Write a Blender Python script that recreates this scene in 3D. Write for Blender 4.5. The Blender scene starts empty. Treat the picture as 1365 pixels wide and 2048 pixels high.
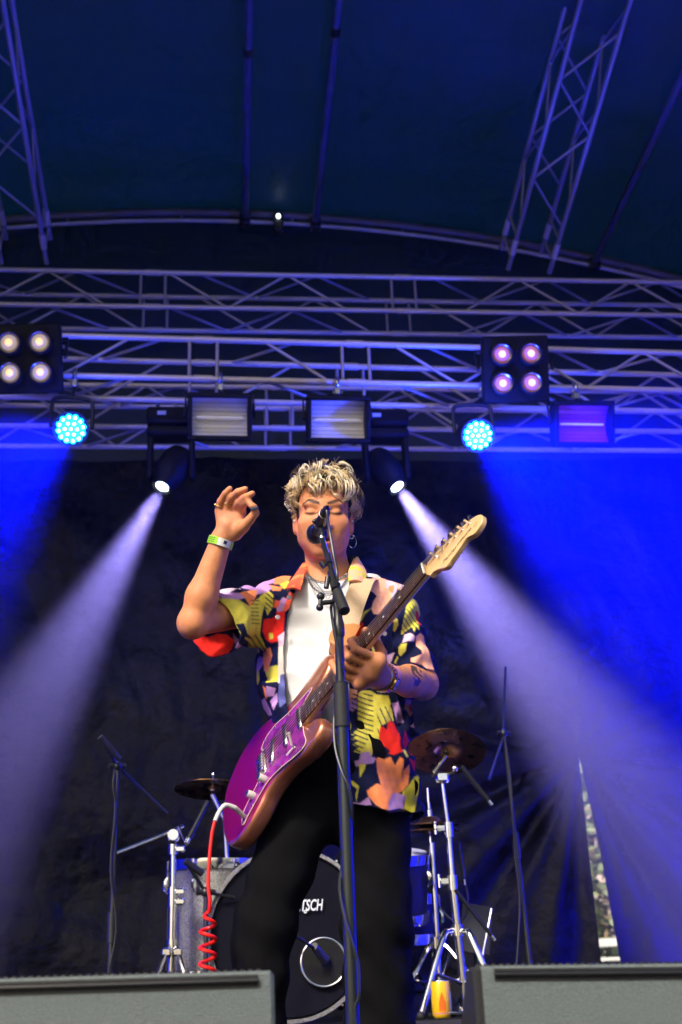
import bpy, bmesh, math, random
import numpy as np
from math import sin, cos, radians, pi, sqrt
from mathutils import Matrix, Vector, Euler

sc = bpy.context.scene
COL = sc.collection
# ------------------------------------------------------------------ camera
YAW, PITCH, ROLL, FPX, ZC = radians(6.0), radians(23.0), radians(2.8), 2400.0, 0.43
CF = np.array([sin(YAW)*cos(PITCH), cos(YAW)*cos(PITCH), sin(PITCH)])
_r0 = np.array([cos(YAW), -sin(YAW), 0.0]); _u0 = np.cross(_r0, CF)
CR = _r0*cos(ROLL) - _u0*sin(ROLL); CU = _u0*cos(ROLL) + _r0*sin(ROLL)
CC = np.array([0, 0, ZC])
cam = bpy.data.cameras.new('camera'); camo = bpy.data.objects.new('camera', cam); COL.objects.link(camo)
cam.sensor_fit = 'HORIZONTAL'; cam.sensor_width = 24.0; cam.lens = 24.0*FPX/1365.0
cam.clip_start = 0.05; cam.clip_end = 2000
camo.matrix_world = Matrix(((CR[0], CU[0], -CF[0], 0), (CR[1], CU[1], -CF[1], 0), (CR[2], CU[2], -CF[2], ZC), (0, 0, 0, 1)))
cam.dof.use_dof = True; cam.dof.focus_distance = 2.98; cam.dof.aperture_fstop = 4.5
sc.camera = camo
# ------------------------------------------------------------------ world, sun, exposure
SUN_EL, SUN_AZ = radians(40), radians(214)
w = bpy.data.worlds.new('World'); sc.world = w; w.use_nodes = True
nt = w.node_tree; nt.nodes.clear()
sky = nt.nodes.new('ShaderNodeTexSky'); sky.sky_type = 'NISHITA'; sky.sun_disc = False
sky.sun_elevation = SUN_EL; sky.sun_rotation = SUN_AZ; sky.dust_density = 5.0; sky.air_density = 1.0; sky.ozone_density = 0.6
bg = nt.nodes.new('ShaderNodeBackground'); bg.inputs['Strength'].default_value = 0.095
wo = nt.nodes.new('ShaderNodeOutputWorld')
nt.links.new(sky.outputs[0], bg.inputs[0]); nt.links.new(bg.outputs[0], wo.inputs[0])
sl = bpy.data.lights.new('sun', 'SUN'); sl.energy = 2.3; sl.angle = radians(9); sl.color = (1.0, 0.93, 0.84)
so = bpy.data.objects.new('sun', sl); COL.objects.link(so)
_sd = Vector((sin(SUN_AZ)*cos(SUN_EL), cos(SUN_AZ)*cos(SUN_EL), sin(SUN_EL)))
so.rotation_euler = _sd.to_track_quat('Z', 'Y').to_euler(); so.location = _sd*30
vs = sc.view_settings; vs.view_transform = 'Standard'; vs.look = 'None'; vs.exposure = 0.85; vs.gamma = 1.0
vs.use_curve_mapping = False
sc.cycles.volume_bounces = 0; sc.cycles.max_bounces = 4; sc.cycles.diffuse_bounces = 2; sc.cycles.glossy_bounces = 2
sc.cycles.transparent_max_bounces = 8; sc.cycles.caustics_reflective = False; sc.cycles.caustics_refractive = False
sc.cycles.sample_clamp_indirect = 4.0
sc.cycles.use_denoising = True; sc.cycles.use_adaptive_sampling = True; sc.cycles.adaptive_threshold = .025; sc.cycles.adaptive_min_samples = 20
rng = random.Random(7); nrs = np.random.RandomState(5)

# ------------------------------------------------------------------ helpers
def P(px, py, Y):
    """the place in the scene at stage depth Y that a photo position looks at (used to survey real positions)"""
    d = CF*FPX + CR*(px-682.5) - CU*(py-1024.0)
    return CC + d*(Y/d[1])

def V(*a): return np.array(a, float)
def nrm(v): v = np.asarray(v, float); return v/(np.linalg.norm(v)+1e-12)

_mats = {}
def mat(name, col=(.5, .5, .5), rough=.5, metal=0.0, spec=.5, bump=None, var=None, emit=None, coat=0.0, attr=None, sheen=0, trans=None, sss=0, bumpdist=.002):
    """procedural Principled material. bump=(scale,strength) noise relief; var=(scale,amount) colour variation"""
    if name in _mats: return _mats[name]
    m = bpy.data.materials.new(name); m.use_nodes = True; n = m.node_tree.nodes; l = m.node_tree.links
    b = n['Principled BSDF']; out = n['Material Output']
    b.inputs['Base Color'].default_value = (*col, 1); b.inputs['Roughness'].default_value = rough
    b.inputs['Metallic'].default_value = metal; b.inputs['Specular IOR Level'].default_value = spec
    b.inputs['Coat Weight'].default_value = coat; b.inputs['Coat Roughness'].default_value = .06
    if sheen: b.inputs['Sheen Weight'].default_value = sheen
    if sss:
        b.inputs['Subsurface Weight'].default_value = sss; b.inputs['Subsurface Radius'].default_value = (1, .35, .18)
        b.inputs['Subsurface Scale'].default_value = .006
    tc = n.new('ShaderNodeTexCoord')
    src = None
    if attr:
        a = n.new('ShaderNodeAttribute'); a.attribute_name = attr; src = a.outputs['Color']
    if var:
        nz = n.new('ShaderNodeTexNoise'); nz.inputs['Scale'].default_value = var[0]; nz.inputs['Detail'].default_value = 5
        l.new(tc.outputs['Object'], nz.inputs['Vector'])
        mr = n.new('ShaderNodeMapRange'); mr.inputs[1].default_value = .3; mr.inputs[2].default_value = .7
        mr.inputs[3].default_value = 1-var[1]; mr.inputs[4].default_value = 1+var[1]; l.new(nz.outputs[0], mr.inputs[0])
        mx = n.new('ShaderNodeVectorMath'); mx.operation = 'SCALE'
        if src: l.new(src, mx.inputs[0])
        else: mx.inputs[0].default_value = col
        l.new(mr.outputs[0], mx.inputs['Scale']); src = mx.outputs[0]
        if len(var) > 2:
            mr2 = n.new('ShaderNodeMapRange'); mr2.inputs[1].default_value = .3; mr2.inputs[2].default_value = .7
            mr2.inputs[3].default_value = rough-var[2]; mr2.inputs[4].default_value = rough+var[2]
            l.new(nz.outputs[0], mr2.inputs[0]); l.new(mr2.outputs[0], b.inputs['Roughness'])
    if src: l.new(src, b.inputs['Base Color'])
    if bump:
        nb = n.new('ShaderNodeTexNoise'); nb.inputs['Scale'].default_value = bump[0]; nb.inputs['Detail'].default_value = bump[2] if len(bump) > 2 else 4
        l.new(tc.outputs['Object'], nb.inputs['Vector'])
        bp = n.new('ShaderNodeBump'); bp.inputs['Strength'].default_value = bump[1]; bp.inputs['Distance'].default_value = bumpdist
        l.new(nb.outputs[0], bp.inputs['Height']); l.new(bp.outputs[0], b.inputs['Normal'])
    if emit:
        b.inputs['Emission Color'].default_value = (*emit[0], 1); b.inputs['Emission Strength'].default_value = emit[1]
    if trans:
        tr = n.new('ShaderNodeBsdfTranslucent'); tr.inputs[0].default_value = (*trans, 1)
        ad = n.new('ShaderNodeAddShader'); l.new(b.outputs[0], ad.inputs[0]); l.new(tr.outputs[0], ad.inputs[1]); l.new(ad.outputs[0], out.inputs[0])
    _mats[name] = m
    return m

class MB:
    """collects shapes; build() links them as one mesh object"""
    def __init__(s): s.v = []; s.f = []; s.n = 0
    def add(s, v, f):
        v = np.asarray(v, float).reshape(-1, 3); s.v.append(v)
        s.f += [tuple(i+s.n for i in q) for q in f]; s.n += len(v); return s
    def box(s, c, size, M=None, bev=0.0):
        c = np.asarray(c, float); h = np.asarray(size, float)/2
        if bev <= 0:
            v = np.array([(x, y, z) for x in (-1, 1) for y in (-1, 1) for z in (-1, 1)])*h
            f = [(0, 1, 3, 2), (4, 6, 7, 5), (0, 4, 5, 1), (2, 3, 7, 6), (0, 2, 6, 4), (1, 5, 7, 3)]
        else:
            v = []; f = []
            idx = {}
            for x in (-1, 1):
                for y in (-1, 1):
                    for z in (-1, 1):
                        for a in range(3):
                            p = [x*(h[0]-bev), y*(h[1]-bev), z*(h[2]-bev)]; p[a] = (x, y, z)[a]*h[a]
                            idx[(x, y, z, a)] = len(v); v.append(p)
            for a in range(3):
                b, c2 = (a+1) % 3, (a+2) % 3
                for sg in (-1, 1):
                    q = []
                    for (i, j) in ((-1, -1), (1, -1), (1, 1), (-1, 1)):
                        k = [0, 0, 0]; k[a] = sg; k[b] = i; k[c2] = j; q.append(idx[(*k, a)])
                    f.append(tuple(q if sg > 0 else q[::-1]))
                for i in (-1, 1):
                    for j in (-1, 1):
                        k1 = [0, 0, 0]; k1[b] = i; k1[c2] = j; k1[a] = -1; k2 = list(k1); k2[a] = 1
                        q = (idx[(*k1, b)], idx[(*k2, b)], idx[(*k2, c2)], idx[(*k1, c2)])
                        f.append(q if i*j > 0 else q[::-1])
            for x in (-1, 1):
                for y in (-1, 1):
                    for z in (-1, 1):
                        q = tuple(idx[(x, y, z, a)] for a in range(3)); f.append(q if x*y*z > 0 else q[::-1])
            v = np.array(v)
        if M is not None: v = v @ np.asarray(M, float)[:3, :3].T
        return s.add(v+c, f)
    def rings(s, rings, close=False, cap=True):
        n = len(rings[0]); v = np.concatenate([np.asarray(r, float) for r in rings]); f = []
        m = len(rings)
        for i in range(m if close else m-1):
            a, b = i*n, ((i+1) % m)*n
            for j in range(n): f.append((a+j, a+(j+1) % n, b+(j+1) % n, b+j))
        if cap and not close:
            f.append(tuple(range(n))[::-1]); f.append(tuple(range((m-1)*n, m*n)))
        return s.add(v, f)
    def tube(s, pts, r, n=8, close=False, cap=True, flat=None):
        """round tube along a polyline; r number or list; flat=(normal,ratio) makes it a flat band"""
        p = np.asarray(pts, float); m = len(p)
        r = np.full(m, r, float) if np.isscalar(r) else np.asarray(r, float)
        if close: t = np.roll(p, -1, 0)-np.roll(p, 1, 0)
        else:
            t = np.gradient(p, axis=0)
        t /= (np.linalg.norm(t, axis=1)[:, None]+1e-12)
        a = V(0, 0, 1) if abs(t[0][2]) < .9 else V(1, 0, 0)
        u = nrm(np.cross(t[0], a)); R = []
        ang = np.arange(n)*2*pi/n
        for i in range(m):
            u = nrm(u - t[i]*(u@t[i])); wv = np.cross(t[i], u)
            if flat is not None:
                nn = np.asarray(flat[0][i] if np.ndim(flat[0]) > 1 else flat[0], float); nn = nrm(nn-t[i]*(nn@t[i])); bb = np.cross(t[i], nn)
                R.append(p[i] + r[i]*(np.cos(ang)[:, None]*bb + flat[1]*np.sin(ang)[:, None]*nn))
            else:
                R.append(p[i] + r[i]*(np.cos(ang)[:, None]*u + np.sin(ang)[:, None]*wv))
        return s.rings(R, close, cap)
    def cyl(s, a, b, r, r2=None, n=16):
        return s.tube([a, b], [r, r if r2 is None else r2], n)
    def lathe(s, c, axis, prof, n=24, cap=False, arc=None):
        """prof: list of (radius, height along axis)"""
        ax = nrm(axis); a = V(0, 0, 1) if abs(ax[2]) < .9 else V(1, 0, 0)
        u = nrm(np.cross(a, ax)); wv = np.cross(ax, u); ang = np.arange(n)*2*pi/n
        c = np.asarray(c, float)
        return s.rings([c + ax*h + max(r, 1e-5)*(np.cos(ang)[:, None]*u+np.sin(ang)[:, None]*wv) for r, h in prof], False, cap)
    def sphere(s, c, r, n=12, m=8, sc3=(1, 1, 1)):
        R = []
        for i in range(m+1):
            th = pi*i/m; rr = max(sin(th), 1e-4)
            R.append([(c[0]+r*sc3[0]*rr*cos(a), c[1]+r*sc3[1]*rr*sin(a), c[2]-r*sc3[2]*cos(th)) for a in np.arange(n)*2*pi/n])
        return s.rings(R, False, False)
    def torus(s, c, axis, R, r, n=32, m=8, a0=0, a1=2*pi):
        ax = nrm(axis); a = V(0, 0, 1) if abs(ax[2]) < .9 else V(1, 0, 0); u = nrm(np.cross(a, ax)); wv = np.cross(ax, u)
        full = abs(a1-a0-2*pi) < 1e-6
        an = a0+(a1-a0)*np.arange(n)/(n if full else n-1)
        pts = np.asarray(c, float)+R*(np.cos(an)[:, None]*u+np.sin(an)[:, None]*wv)
        return s.tube(pts, r, m, close=full)
    def mesh(s, name, smooth=40):
        me = bpy.data.meshes.new(name); me.from_pydata(np.concatenate(s.v).tolist(), [], s.f); me.update()
        bm = bmesh.new(); bm.from_mesh(me); bmesh.ops.recalc_face_normals(bm, faces=bm.faces); bm.to_mesh(me); bm.free()
        if smooth:
            me.polygons.foreach_set('use_smooth', [True]*len(me.polygons)); me.set_sharp_from_angle(angle=radians(smooth))
        return me
    def build(s, name, m, parent=None, smooth=40):
        return link(name, s.mesh(name, smooth), m, parent)

def basis(o): return o.matrix_basis.copy()
def gm(o):
    M = o.matrix_basis.copy()
    while o.parent: o = o.parent; M = o.matrix_basis @ M
    return M
def link(name, me, m, parent=None, M=None):
    """one mesh object; geometry (or M) is given in stage coordinates, parent is kept relative"""
    o = bpy.data.objects.new(name, me); COL.objects.link(o)
    if m is not None and len(me.materials) == 0: me.materials.append(m)
    M = M or Matrix.Identity(4)
    if parent is not None:
        o.parent = parent; o.matrix_basis = gm(parent).inverted() @ M
    else: o.matrix_basis = M
    return o
def thing(name, label, cat, loc=(0, 0, 0), group=None, kind=None):
    o = bpy.data.objects.new(name, None); COL.objects.link(o); o.location = Vector(loc); o.empty_display_size = .1
    return tag(o, label, cat, group, kind)
def tag(o, label=None, cat=None, group=None, kind=None):
    if label: o['label'] = label
    if cat: o['category'] = cat
    if group: o['group'] = group
    if kind: o['kind'] = kind
    return o
def copy_tree(o, parent=None):
    c = o.copy(); COL.objects.link(c); c.parent = parent
    for ch in list(o.children): copy_tree(ch, c)
    return c
_cylm = {}
def rod(name, a, b, r, m, parent, n=10):
    """a straight round bar; alike bars share one mesh"""
    key = (m.name, n)
    if key not in _cylm:
        ang = [2*pi*i/n for i in range(n)]
        _cylm[key] = MB().rings([[(cos(t), sin(t), z) for t in ang] for z in (0, 1)]).mesh('bar')
    a = Vector(a); b = Vector(b); d = b-a
    M = Matrix.Translation(a) @ d.to_track_quat('Z', 'Y').to_matrix().to_4x4() @ Matrix.Diagonal((r, r, d.length, 1))
    return link(name, _cylm[key], m, parent, M)
def smoothcurve(pts, n=8, closed=False):
    """Catmull-Rom through pts"""
    p = np.asarray(pts, float); m = len(p); out = []
    rngi = range(m if closed else m-1)
    for i in rngi:
        if closed: a, b, c, d = p[(i-1) % m], p[i], p[(i+1) % m], p[(i+2) % m]
        else: a, b, c, d = p[max(i-1, 0)], p[i], p[i+1], p[min(i+2, m-1)]
        for k in range(n):
            t = k/n
            out.append(.5*((2*b)+(-a+c)*t+(2*a-5*b+4*c-d)*t*t+(-a+3*b-3*c+d)*t**3))
    if not closed: out.append(p[-1])
    return np.array(out)
def spot(name, parent, loc, aim, power, color, size, blend=.3, radius=.05):
    L = bpy.data.lights.new(name, 'SPOT'); L.energy = power; L.color = color; L.spot_size = radians(size); L.spot_blend = blend; L.shadow_soft_size = radius
    o = bpy.data.objects.new(name, L); COL.objects.link(o)
    d = Vector(aim)-Vector(loc); M = Matrix.Translation(Vector(loc)) @ (-d).to_track_quat('Z', 'Y').to_matrix().to_4x4()
    o.parent = parent; o.matrix_basis = gm(parent).inverted() @ M
    return o
# ------------------------------------------------------------------ materials
ALU = mat('aluminium_tube', (.86, .74, .70), .42, .30, bump=(60, .15), var=(9, .18, .08))
ALUD = mat('aluminium_brace', (.58, .51, .49), .48, .35, var=(9, .2, .08))
ALUR = mat('dimmed_aluminium', (.34, .31, .31), .5, .35, var=(5, .3, .08))  # darker copy of the tube aluminium: the roof trusses' dim light is in the colour
BLACKM = mat('black_powder_coat', (.012, .012, .014), .45, 0, bump=(200, .2))
BLACKP = mat('black_plastic', (.015, .015, .017), .35)
RUBBER = mat('black_rubber', (.01, .01, .011), .7)
CHROME = mat('chrome', (.78, .78, .8), .12, 1.0, var=(14, .1, .05))
STEEL = mat('galvanised_steel', (.55, .55, .57), .35, 1.0)
TARP = mat('roof_tarpaulin', (.005, .016, .042), .5, 0, bump=(3, .25, 3), var=(.7, .5), trans=(.0000, .0036, .0080), bumpdist=.03)
# ------------------------------------------------------------------ stage floor, riser, ground
FLOORM = mat('stage_floor_paint', (.007, .007, .008), .6, 0, .2, bump=(40, .3), var=(3, .3, .1))
o = MB().box((0, 4.6, -.02), (9.2, 7.0, .04)).build('stage_floor', FLOORM, None, 0); tag(o, kind='structure')
o = MB().box((0, 1.12, -.56), (9.2, .03, 1.03)).build('stage_apron', mat('apron_cloth', (.012, .012, .014), .8, bump=(20, .4)), None, 0); tag(o, kind='structure')
GZ = -1.1
# ground: one sheet to the horizon
gm_ = mat('trodden_grass', (.045, .06, .022), .9, bump=(6, .6), var=(2.5, .45))
o = MB().add([(-600, -600, GZ), (600, -600, GZ), (600, 600, GZ), (-600, 600, GZ)], [(0, 1, 2, 3)]).build('ground', gm_, None, 0); tag(o, kind='structure')
# drum riser : top panels + edge trim
RZ = .425
riser = MB().box((.35, 5.45, RZ-.03), (3.4, 2.2, .06)).build('drum_riser', FLOORM, None, 0); tag(riser, kind='structure')
MB().box((.35, 4.344, RZ-.03), (3.4, .008, .05)).build('edge_trim', mat('riser_trim', (.10, .09, .12), .4, 1), riser, 0)
MB().box((.35, 4.42, RZ/2-.03), (3.3, .02, RZ-.06)).build('skirt', mat('apron_cloth'), riser, 0)

# ------------------------------------------------------------------ trusses
def fr3(d, up=(0, 0, 1)):
    d = nrm(d); s = nrm(np.cross(d, up)); u = np.cross(s, d); return d, s, u
def truss(name, label, a, b, w_, h_, rc, rb, pitch, group=None, phase=0.0, joints=(), seed=1, depthdir=None, tape=0):
    """box truss whose front top chord runs from a to b; w_ is depth away from the front, h_ is height"""
    a = np.asarray(a, float); b = np.asarray(b, float); d = nrm(b-a); L = np.linalg.norm(b-a)
    dep = nrm(np.asarray(depthdir if depthdir is not None else (0, 1, 0), float)); dep = nrm(dep-d*(dep@d)); dn = np.cross(d, dep)
    if dn[2] > 0: dn = -dn
    t = thing(name, label, 'truss', (a+b)/2+dn*h_, group)
    off = {'ft': V(0, 0, 0), 'bt': dep*w_, 'fb': dn*h_, 'bb': dep*w_+dn*h_}
    for k in ('ft', 'bt', 'fb', 'bb'):
        rod('chord', a+off[k], b+off[k], rc, ALU if name != 'roof_truss' else ALUR, t, 14)
    n = int(L/pitch); faces = [('ft', 'fb'), ('bt', 'bb'), ('fb', 'bb'), ('ft', 'bt')]
    for fi, (k1, k2) in enumerate(faces):
        s0 = phase + (pitch*.5 if fi % 2 else 0)
        s = s0 - pitch*2
        i = 0
        while s < L:
            p = s; q = s+pitch
            if p >= 0 and q <= L and not any(abs((p+q)/2-j) < pitch*.62 for j in joints):
                A = a+d*p+off[k1 if i % 2 == 0 else k2]; B = a+d*q+off[k2 if i % 2 == 0 else k1]
                e = nrm(B-A)*rc*.8
                rod('brace', A+e, B-e, rb, ALUD if name != 'roof_truss' else ALUR, t, 8)
            s += pitch; i += 1
    for j in joints:
        for ds in (-.075, .075):
            for (k1, k2) in faces[:2]:
                rod('post', a+d*(j+ds)+off[k1], a+d*(j+ds)+off[k2], rb, ALUD, t, 8)
        for k in off:
            rod('coupler', a+d*(j-.05)+off[k], a+d*(j+.05)+off[k], rc*1.22, ALU, t, 14)
    return t
def ext(A, B, x0, x1):
    A = np.asarray(A); B = np.asarray(B); d = (B-A)/(B[0]-A[0]); return A+d*(x0-A[0]), A+d*(x1-A[0])
a, b = ext(P(0, 539, 6.35), P(1365, 565, 6.35), -4.2, 4.4)
truss('cross_truss', 'upper silver box truss spanning the stage just below the curved roof', a, b, .27, .25, .0165, .0085, .37, 'horizontal stage trusses', joints=(4.2+P(307, 545, 6.35)[0], 4.2+P(806, 555, 6.35)[0]), phase=.16)
a, b = ext(P(123, 671, 5.68), P(1365, 706, 5.76), -4.2, 4.4)
truss('lighting_truss', 'middle silver box truss carrying the blinders, floodlights and round lamps', a, b, .25, .245, .0175, .009, .36, 'horizontal stage trusses', joints=(4.2+P(408, 690, 5.7)[0], 4.2+P(712, 690, 5.7)[0]), phase=.10)
a, b = ext(P(0, 768, 6.22), P(1365, 784, 6.22), -4.2, 4.4)
truss('rear_truss', 'lowest silver box truss in front of the black backdrop, half hidden by lamps', a, b, .26, .27, .0165, .0085, .37, 'horizontal stage trusses', joints=(4.2+P(560, 820, 6.22)[0],), phase=.05)
# sloping roof trusses left and right
def roof_truss(label, pa, pb, wdt, seed):
    a = np.asarray(pa); b = np.asarray(pb); d = nrm(b-a)
    return truss('roof_truss', label, a, b, wdt, .25, .0165, .0085, .30, 'sloping roof trusses', depthdir=(1, 0, 0), joints=(.16,), phase=.02)
roof_truss('sloping roof truss at the right, rising from the upper truss towards the viewer', P(1003, 498, 6.32), P(1150, -60, 4.75), .27, 2)
roof_truss('sloping roof truss at the left picture edge, rising towards the viewer', P(12, 478, 6.32), P(-92, -60, 4.75), .27, 3)

# ------------------------------------------------------------------ roof: arch, purlins, skin, end wall
def roofz(X): return 5.74-(X+.1)**2/22.0
RY = 7.0
xs = np.linspace(-4.6, 4.8, 40)
arch = thing('roof_arch', 'curved double tube arch at the back edge of the dark roof', 'roof arch', (0, RY, roofz(0)))
MB().tube([(x, RY, roofz(x)-.02) for x in xs], .034, 12).build('tube', mat('arch_tube', (.22, .18, .20), .45, .2, var=(5, .2)), arch)
MB().tube([(x, RY-.02, roofz(x)-.10) for x in xs], .016, 10).build('lower_tube', ALU, arch)
for x in np.linspace(-4.2, 4.4, 12): rod('spacer', (x, RY, roofz(x)-.03), (x, RY-.02, roofz(x)-.1), .008, ALUD, arch, 6)
PUR = mat('purlin_tube', (.09, .11, .14), .5, .1, var=(6, .2))
for k, (px, py, lab) in enumerate(((490, 445, 'straight roof purlin left of the small glint on the arch'), (630, 445, 'straight roof purlin just right of the small glint on the arch'), (1180, 497, 'straight roof purlin to the right of the sloping right truss'))):
    X = P(px, py, RY)[0]
    t = thing('roof_purlin', lab, 'roof tube', (X, RY, roofz(X)-.12), 'roof purlins')
    z = roofz(X)-.09
    MB().cyl((X, RY-.02, z), (X, 3.85, z), .026, n=12).build('tube', PUR, t)
    MB().cyl((X, 3.85, z), (X, 1.0, z), .026, n=12).build('front_tube', PUR, t)
    MB().cyl((X, 5.35-k*.2, z), (X, 5.41-k*.2, z), .029, n=12).build('sleeve', BLACKM, t)
    MB().box((X, RY-.04, z-.015), (.075, .07, .09), bev=.008).build('end_clamp', BLACKM, t)
# small clamp on the arch, with a glowing bead added for a glint
c = P(557, 436, RY-.05)
t = thing('arch_glint', 'tiny bright white glint on the roof arch, added as a glowing bead', 'glint', c)
MB().box(c+V(0, .02, -.03), (.07, .05, .16), bev=.008).build('bracket', BLACKM, t)
MB().sphere(c+V(0, -.012, .01), .014, 10, 8, (1, 1, 1.3)).build('glint_bead', mat('glint_glow', (1, 1, 1), .3, emit=((.8, .95, 1), 4)), t)
# roof skin in panels welded along the arch
ys = [.9, 2.6, 4.3, 5.7, 7.16]
roof = bpy.data.objects.new('stage_roof', None); COL.objects.link(roof); roof.location = (0, 4, 5.7)
tag(roof, 'dark blue tarpaulin roof curving over the stage', 'roof')
def sheet(fn, nu, nv):
    g = np.array([[fn(u/nu, v/nv) for u in range(nu+1)] for v in range(nv+1)], float).reshape(-1, 3)
    f = [(v*(nu+1)+u, v*(nu+1)+u+1, (v+1)*(nu+1)+u+1, (v+1)*(nu+1)+u) for v in range(nv) for u in range(nu)]
    return g, f
for i in range(len(ys)-1):
    y0, y1 = ys[i], ys[i+1]
    MB().add(*sheet(lambda u, v: (-4.7+9.4*u, y0+(y1-y0)*v, roofz(-4.7+9.4*u)+.03+.012*sin(u*40)*sin(v*pi)), 60, 8)).build('tarpaulin_panel', TARP, roof, 60)
wallb = MB().add(*sheet(lambda u, v: (-4.7+9.4*u, 7.12+.02*sin(u*55)*(1-v), 3.0+(roofz(-4.7+9.4*u)+.03-3.0)*v), 120, 8)).build('roof_end_wall', TARP, None, 60)
tag(wallb, 'dark blue tarpaulin end wall between the backdrop and the roof arch', 'tarpaulin')
for sx, nm_ in ((-4.7, 'left'), (4.7, 'right')):
    g, f = sheet(lambda u, v: (sx+.03*sin(u*60), 1.5+5.6*u, GZ+(roofz(sx)+.03-GZ)*v), 80, 8)
    s = MB().add(g, f).build('side_tarpaulin', TARP, None, 60); tag(s, 'dark tarpaulin closing the %s side of the stage' % nm_, 'tarpaulin')

# ------------------------------------------------------------------ backdrop curtains
CURT = mat('black_backdrop_vinyl', (.005, .005, .0056), .44, 0, .15, bump=(7, .8, 6), var=(2.0, .35, .09), bumpdist=.035)
pin = P(1160, 1508, 6.98); gL = P(1206, 1932, 6.98); gR = P(1240, 1932, 6.98)
ZT = 3.78
def nz1(x, s): return sin(x*1.7+s)+.6*sin(x*3.9+2*s)+.35*sin(x*8.3+3.1*s)
def fold(X, z, side):
    dx, dz = X-pin[0], z-pin[2]; r = sqrt(dx*dx+dz*dz)+1e-4; an = math.atan2(dx, -dz)
    y = .024*nz1(X*1.5+.25*nz1(z*.8, 1), .7) + .004*nz1(X*7+1.2*sin(z*2.3)+.6*z, 2) + .010*nz1(z*2.2+X*.8, 1.3)
    g = math.exp(-(r/1.5)**2)
    rad = (.055*sin(an*11+.6*side)+.03*sin(an*23+1.2))*min(1, r/.55)
    if z < pin[2]+.35: y = y*(1-g*.8)+rad*g*(1 if z < pin[2] else max(0, 1-(z-pin[2])/.35))
    # big swags at the left
    q = X+1.2; y += .05*math.exp(-((z-1.1-.18*q*q)/.22)**2)*sin(q*2.2+z*3)
    return y
def curtain(side):
    nu, nv = (260, 110) if side < 0 else (120, 110)
    def fn(u, v):
        z = -.02+(ZT+.02)*v
        if side < 0:
            e = pin[0]-.004 + (0 if z > pin[2] else (gL[0]-pin[0])*((pin[2]-z)/(pin[2]-gL[2])))
            X = -4.65+(e+4.65)*u
            if z > pin[2]: X += .05*u**8*min(1, (z-pin[2])/.3)
        else:
            e = pin[0]+.004 + (0 if z > pin[2] else (gR[0]-pin[0])*((pin[2]-z)/(pin[2]-gR[2])))
            X = 4.65+(e-4.65)*(1-u)
        return (X, 6.98-fold(X, z, side)+(.03 if side > 0 else 0), z)
    return MB().add(*sheet(fn, nu, nv))
o = curtain(-1).build('backdrop_curtain', CURT, None, 80); tag(o, 'wide wrinkled black backdrop curtain behind the drums, left of the slit', 'curtain', 'black backdrop curtains')
o = curtain(1).build('backdrop_curtain', CURT, None, 80); tag(o, 'black backdrop curtain to the right of the narrow daylight slit', 'curtain', 'black backdrop curtains')
# ------------------------------------------------------------------ stage lamps
def yawpitch(aim):
    return nrm(aim)
def frame_from(ax, up=(0, 0, 1)):
    z = nrm(ax); x = nrm(np.cross(up, z)); y = np.cross(z, x); return x, y, z
def clamp(parent, top, bottom, m=STEEL):
    """hook clamp: half ring on the chord, bolt and tongue down to the lamp"""
    top = np.asarray(top); bottom = np.asarray(bottom)
    b = MB(); b.torus(top, (1, 0, 0), .03, .011, 14, 8); b.box(top+V(0, 0, -.045), (.03, .035, .05), bev=.004)
    b.cyl(top+V(-.025, 0, -.05), top+V(.03, 0, -.05), .008, n=8); o = b.build('clamp', m, parent)
    MB().cyl(top+V(0, 0, -.06), bottom, .009, n=8).build('hanger', BLACKM, parent)
    return o
# --- LED par cans
LEDH = mat('lamp_housing', (.005, .005, .006), .6, 0, .2, bump=(120, .1))
LEDC = mat('led_cyan', (.1, .8, 1), .3, emit=((.0, .55, 1.0), 3.2))
LEDW = mat('led_white', (1, 1, 1), .3, emit=((.85, 1.0, 1.0), 8))
def led_par(px, py, Y, aim, label, hookpy, r=.074):
    c = P(px, py, Y); ax = nrm(aim); x, y, z = frame_from(ax)
    t = thing('led_par_lamp', label, 'stage lamp', c, 'round blue stage lamps')
    MB().lathe(c-ax*.23, ax, [(.03, 0), (.07, .005), (.085, .05), (r+.012, .12), (r+.014, .215), (r+.004, .222), (r+.004, .232), (r+.016, .236), (r+.016, .205)], 32).build('housing', LEDH, t)
    # scalloped cluster of lenses
    disc = MB(); disc.lathe(c-ax*.012, ax, [(0, 0), (r*.9, 0)], 32); disc.build('lens_plate', LEDC, t)
    pts = [(0, 0)]+[(r*.42*cos(2*pi*k/6), r*.42*sin(2*pi*k/6)) for k in range(6)]+[(r*.83*cos(2*pi*k/12+.2), r*.83*sin(2*pi*k/12+.2)) for k in range(12)]
    for (a, b) in pts:
        q = c+x*a+y*b-ax*.006
        ln = MB().lathe(q, ax, [(r*.215, -.006), (r*.2, .006), (r*.13, .012), (0, .014)], 14).build('lens', LEDC, t)
        MB().lathe(q+ax*.0145, ax, [(r*.085, -.004), (r*.08, .001), (0, .002)], 10).build('emitter', LEDW, ln)
    yk = [c-ax*.11+x*(r+.03)*s_+V(0, 0, .17*min(1, k)) for s_, k in ((-1, 0), (-1, .7), (-.75, 1), (.75, 1), (1, .7), (1, 0))]
    MB().tube(smoothcurve(yk, 4), .011, 8).build('yoke', BLACKM, t)
    hk = P(px+8, hookpy, Y+.13); clamp(t, hk, c-ax*.11+V(0, 0, .17))
    return t, c, ax
parL, cL, aL = led_par(142, 858, 5.55, (.10, -.86, -.52), 'glowing round cyan LED lamp at the left, under the middle truss', 752)
parR, cR, aR = led_par(957, 871, 5.55, (-.02, -.86, -.52), 'glowing round cyan LED lamp right of the singer, under the middle truss', 775)
BLUE = (.0, .003, 1.0)
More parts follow.
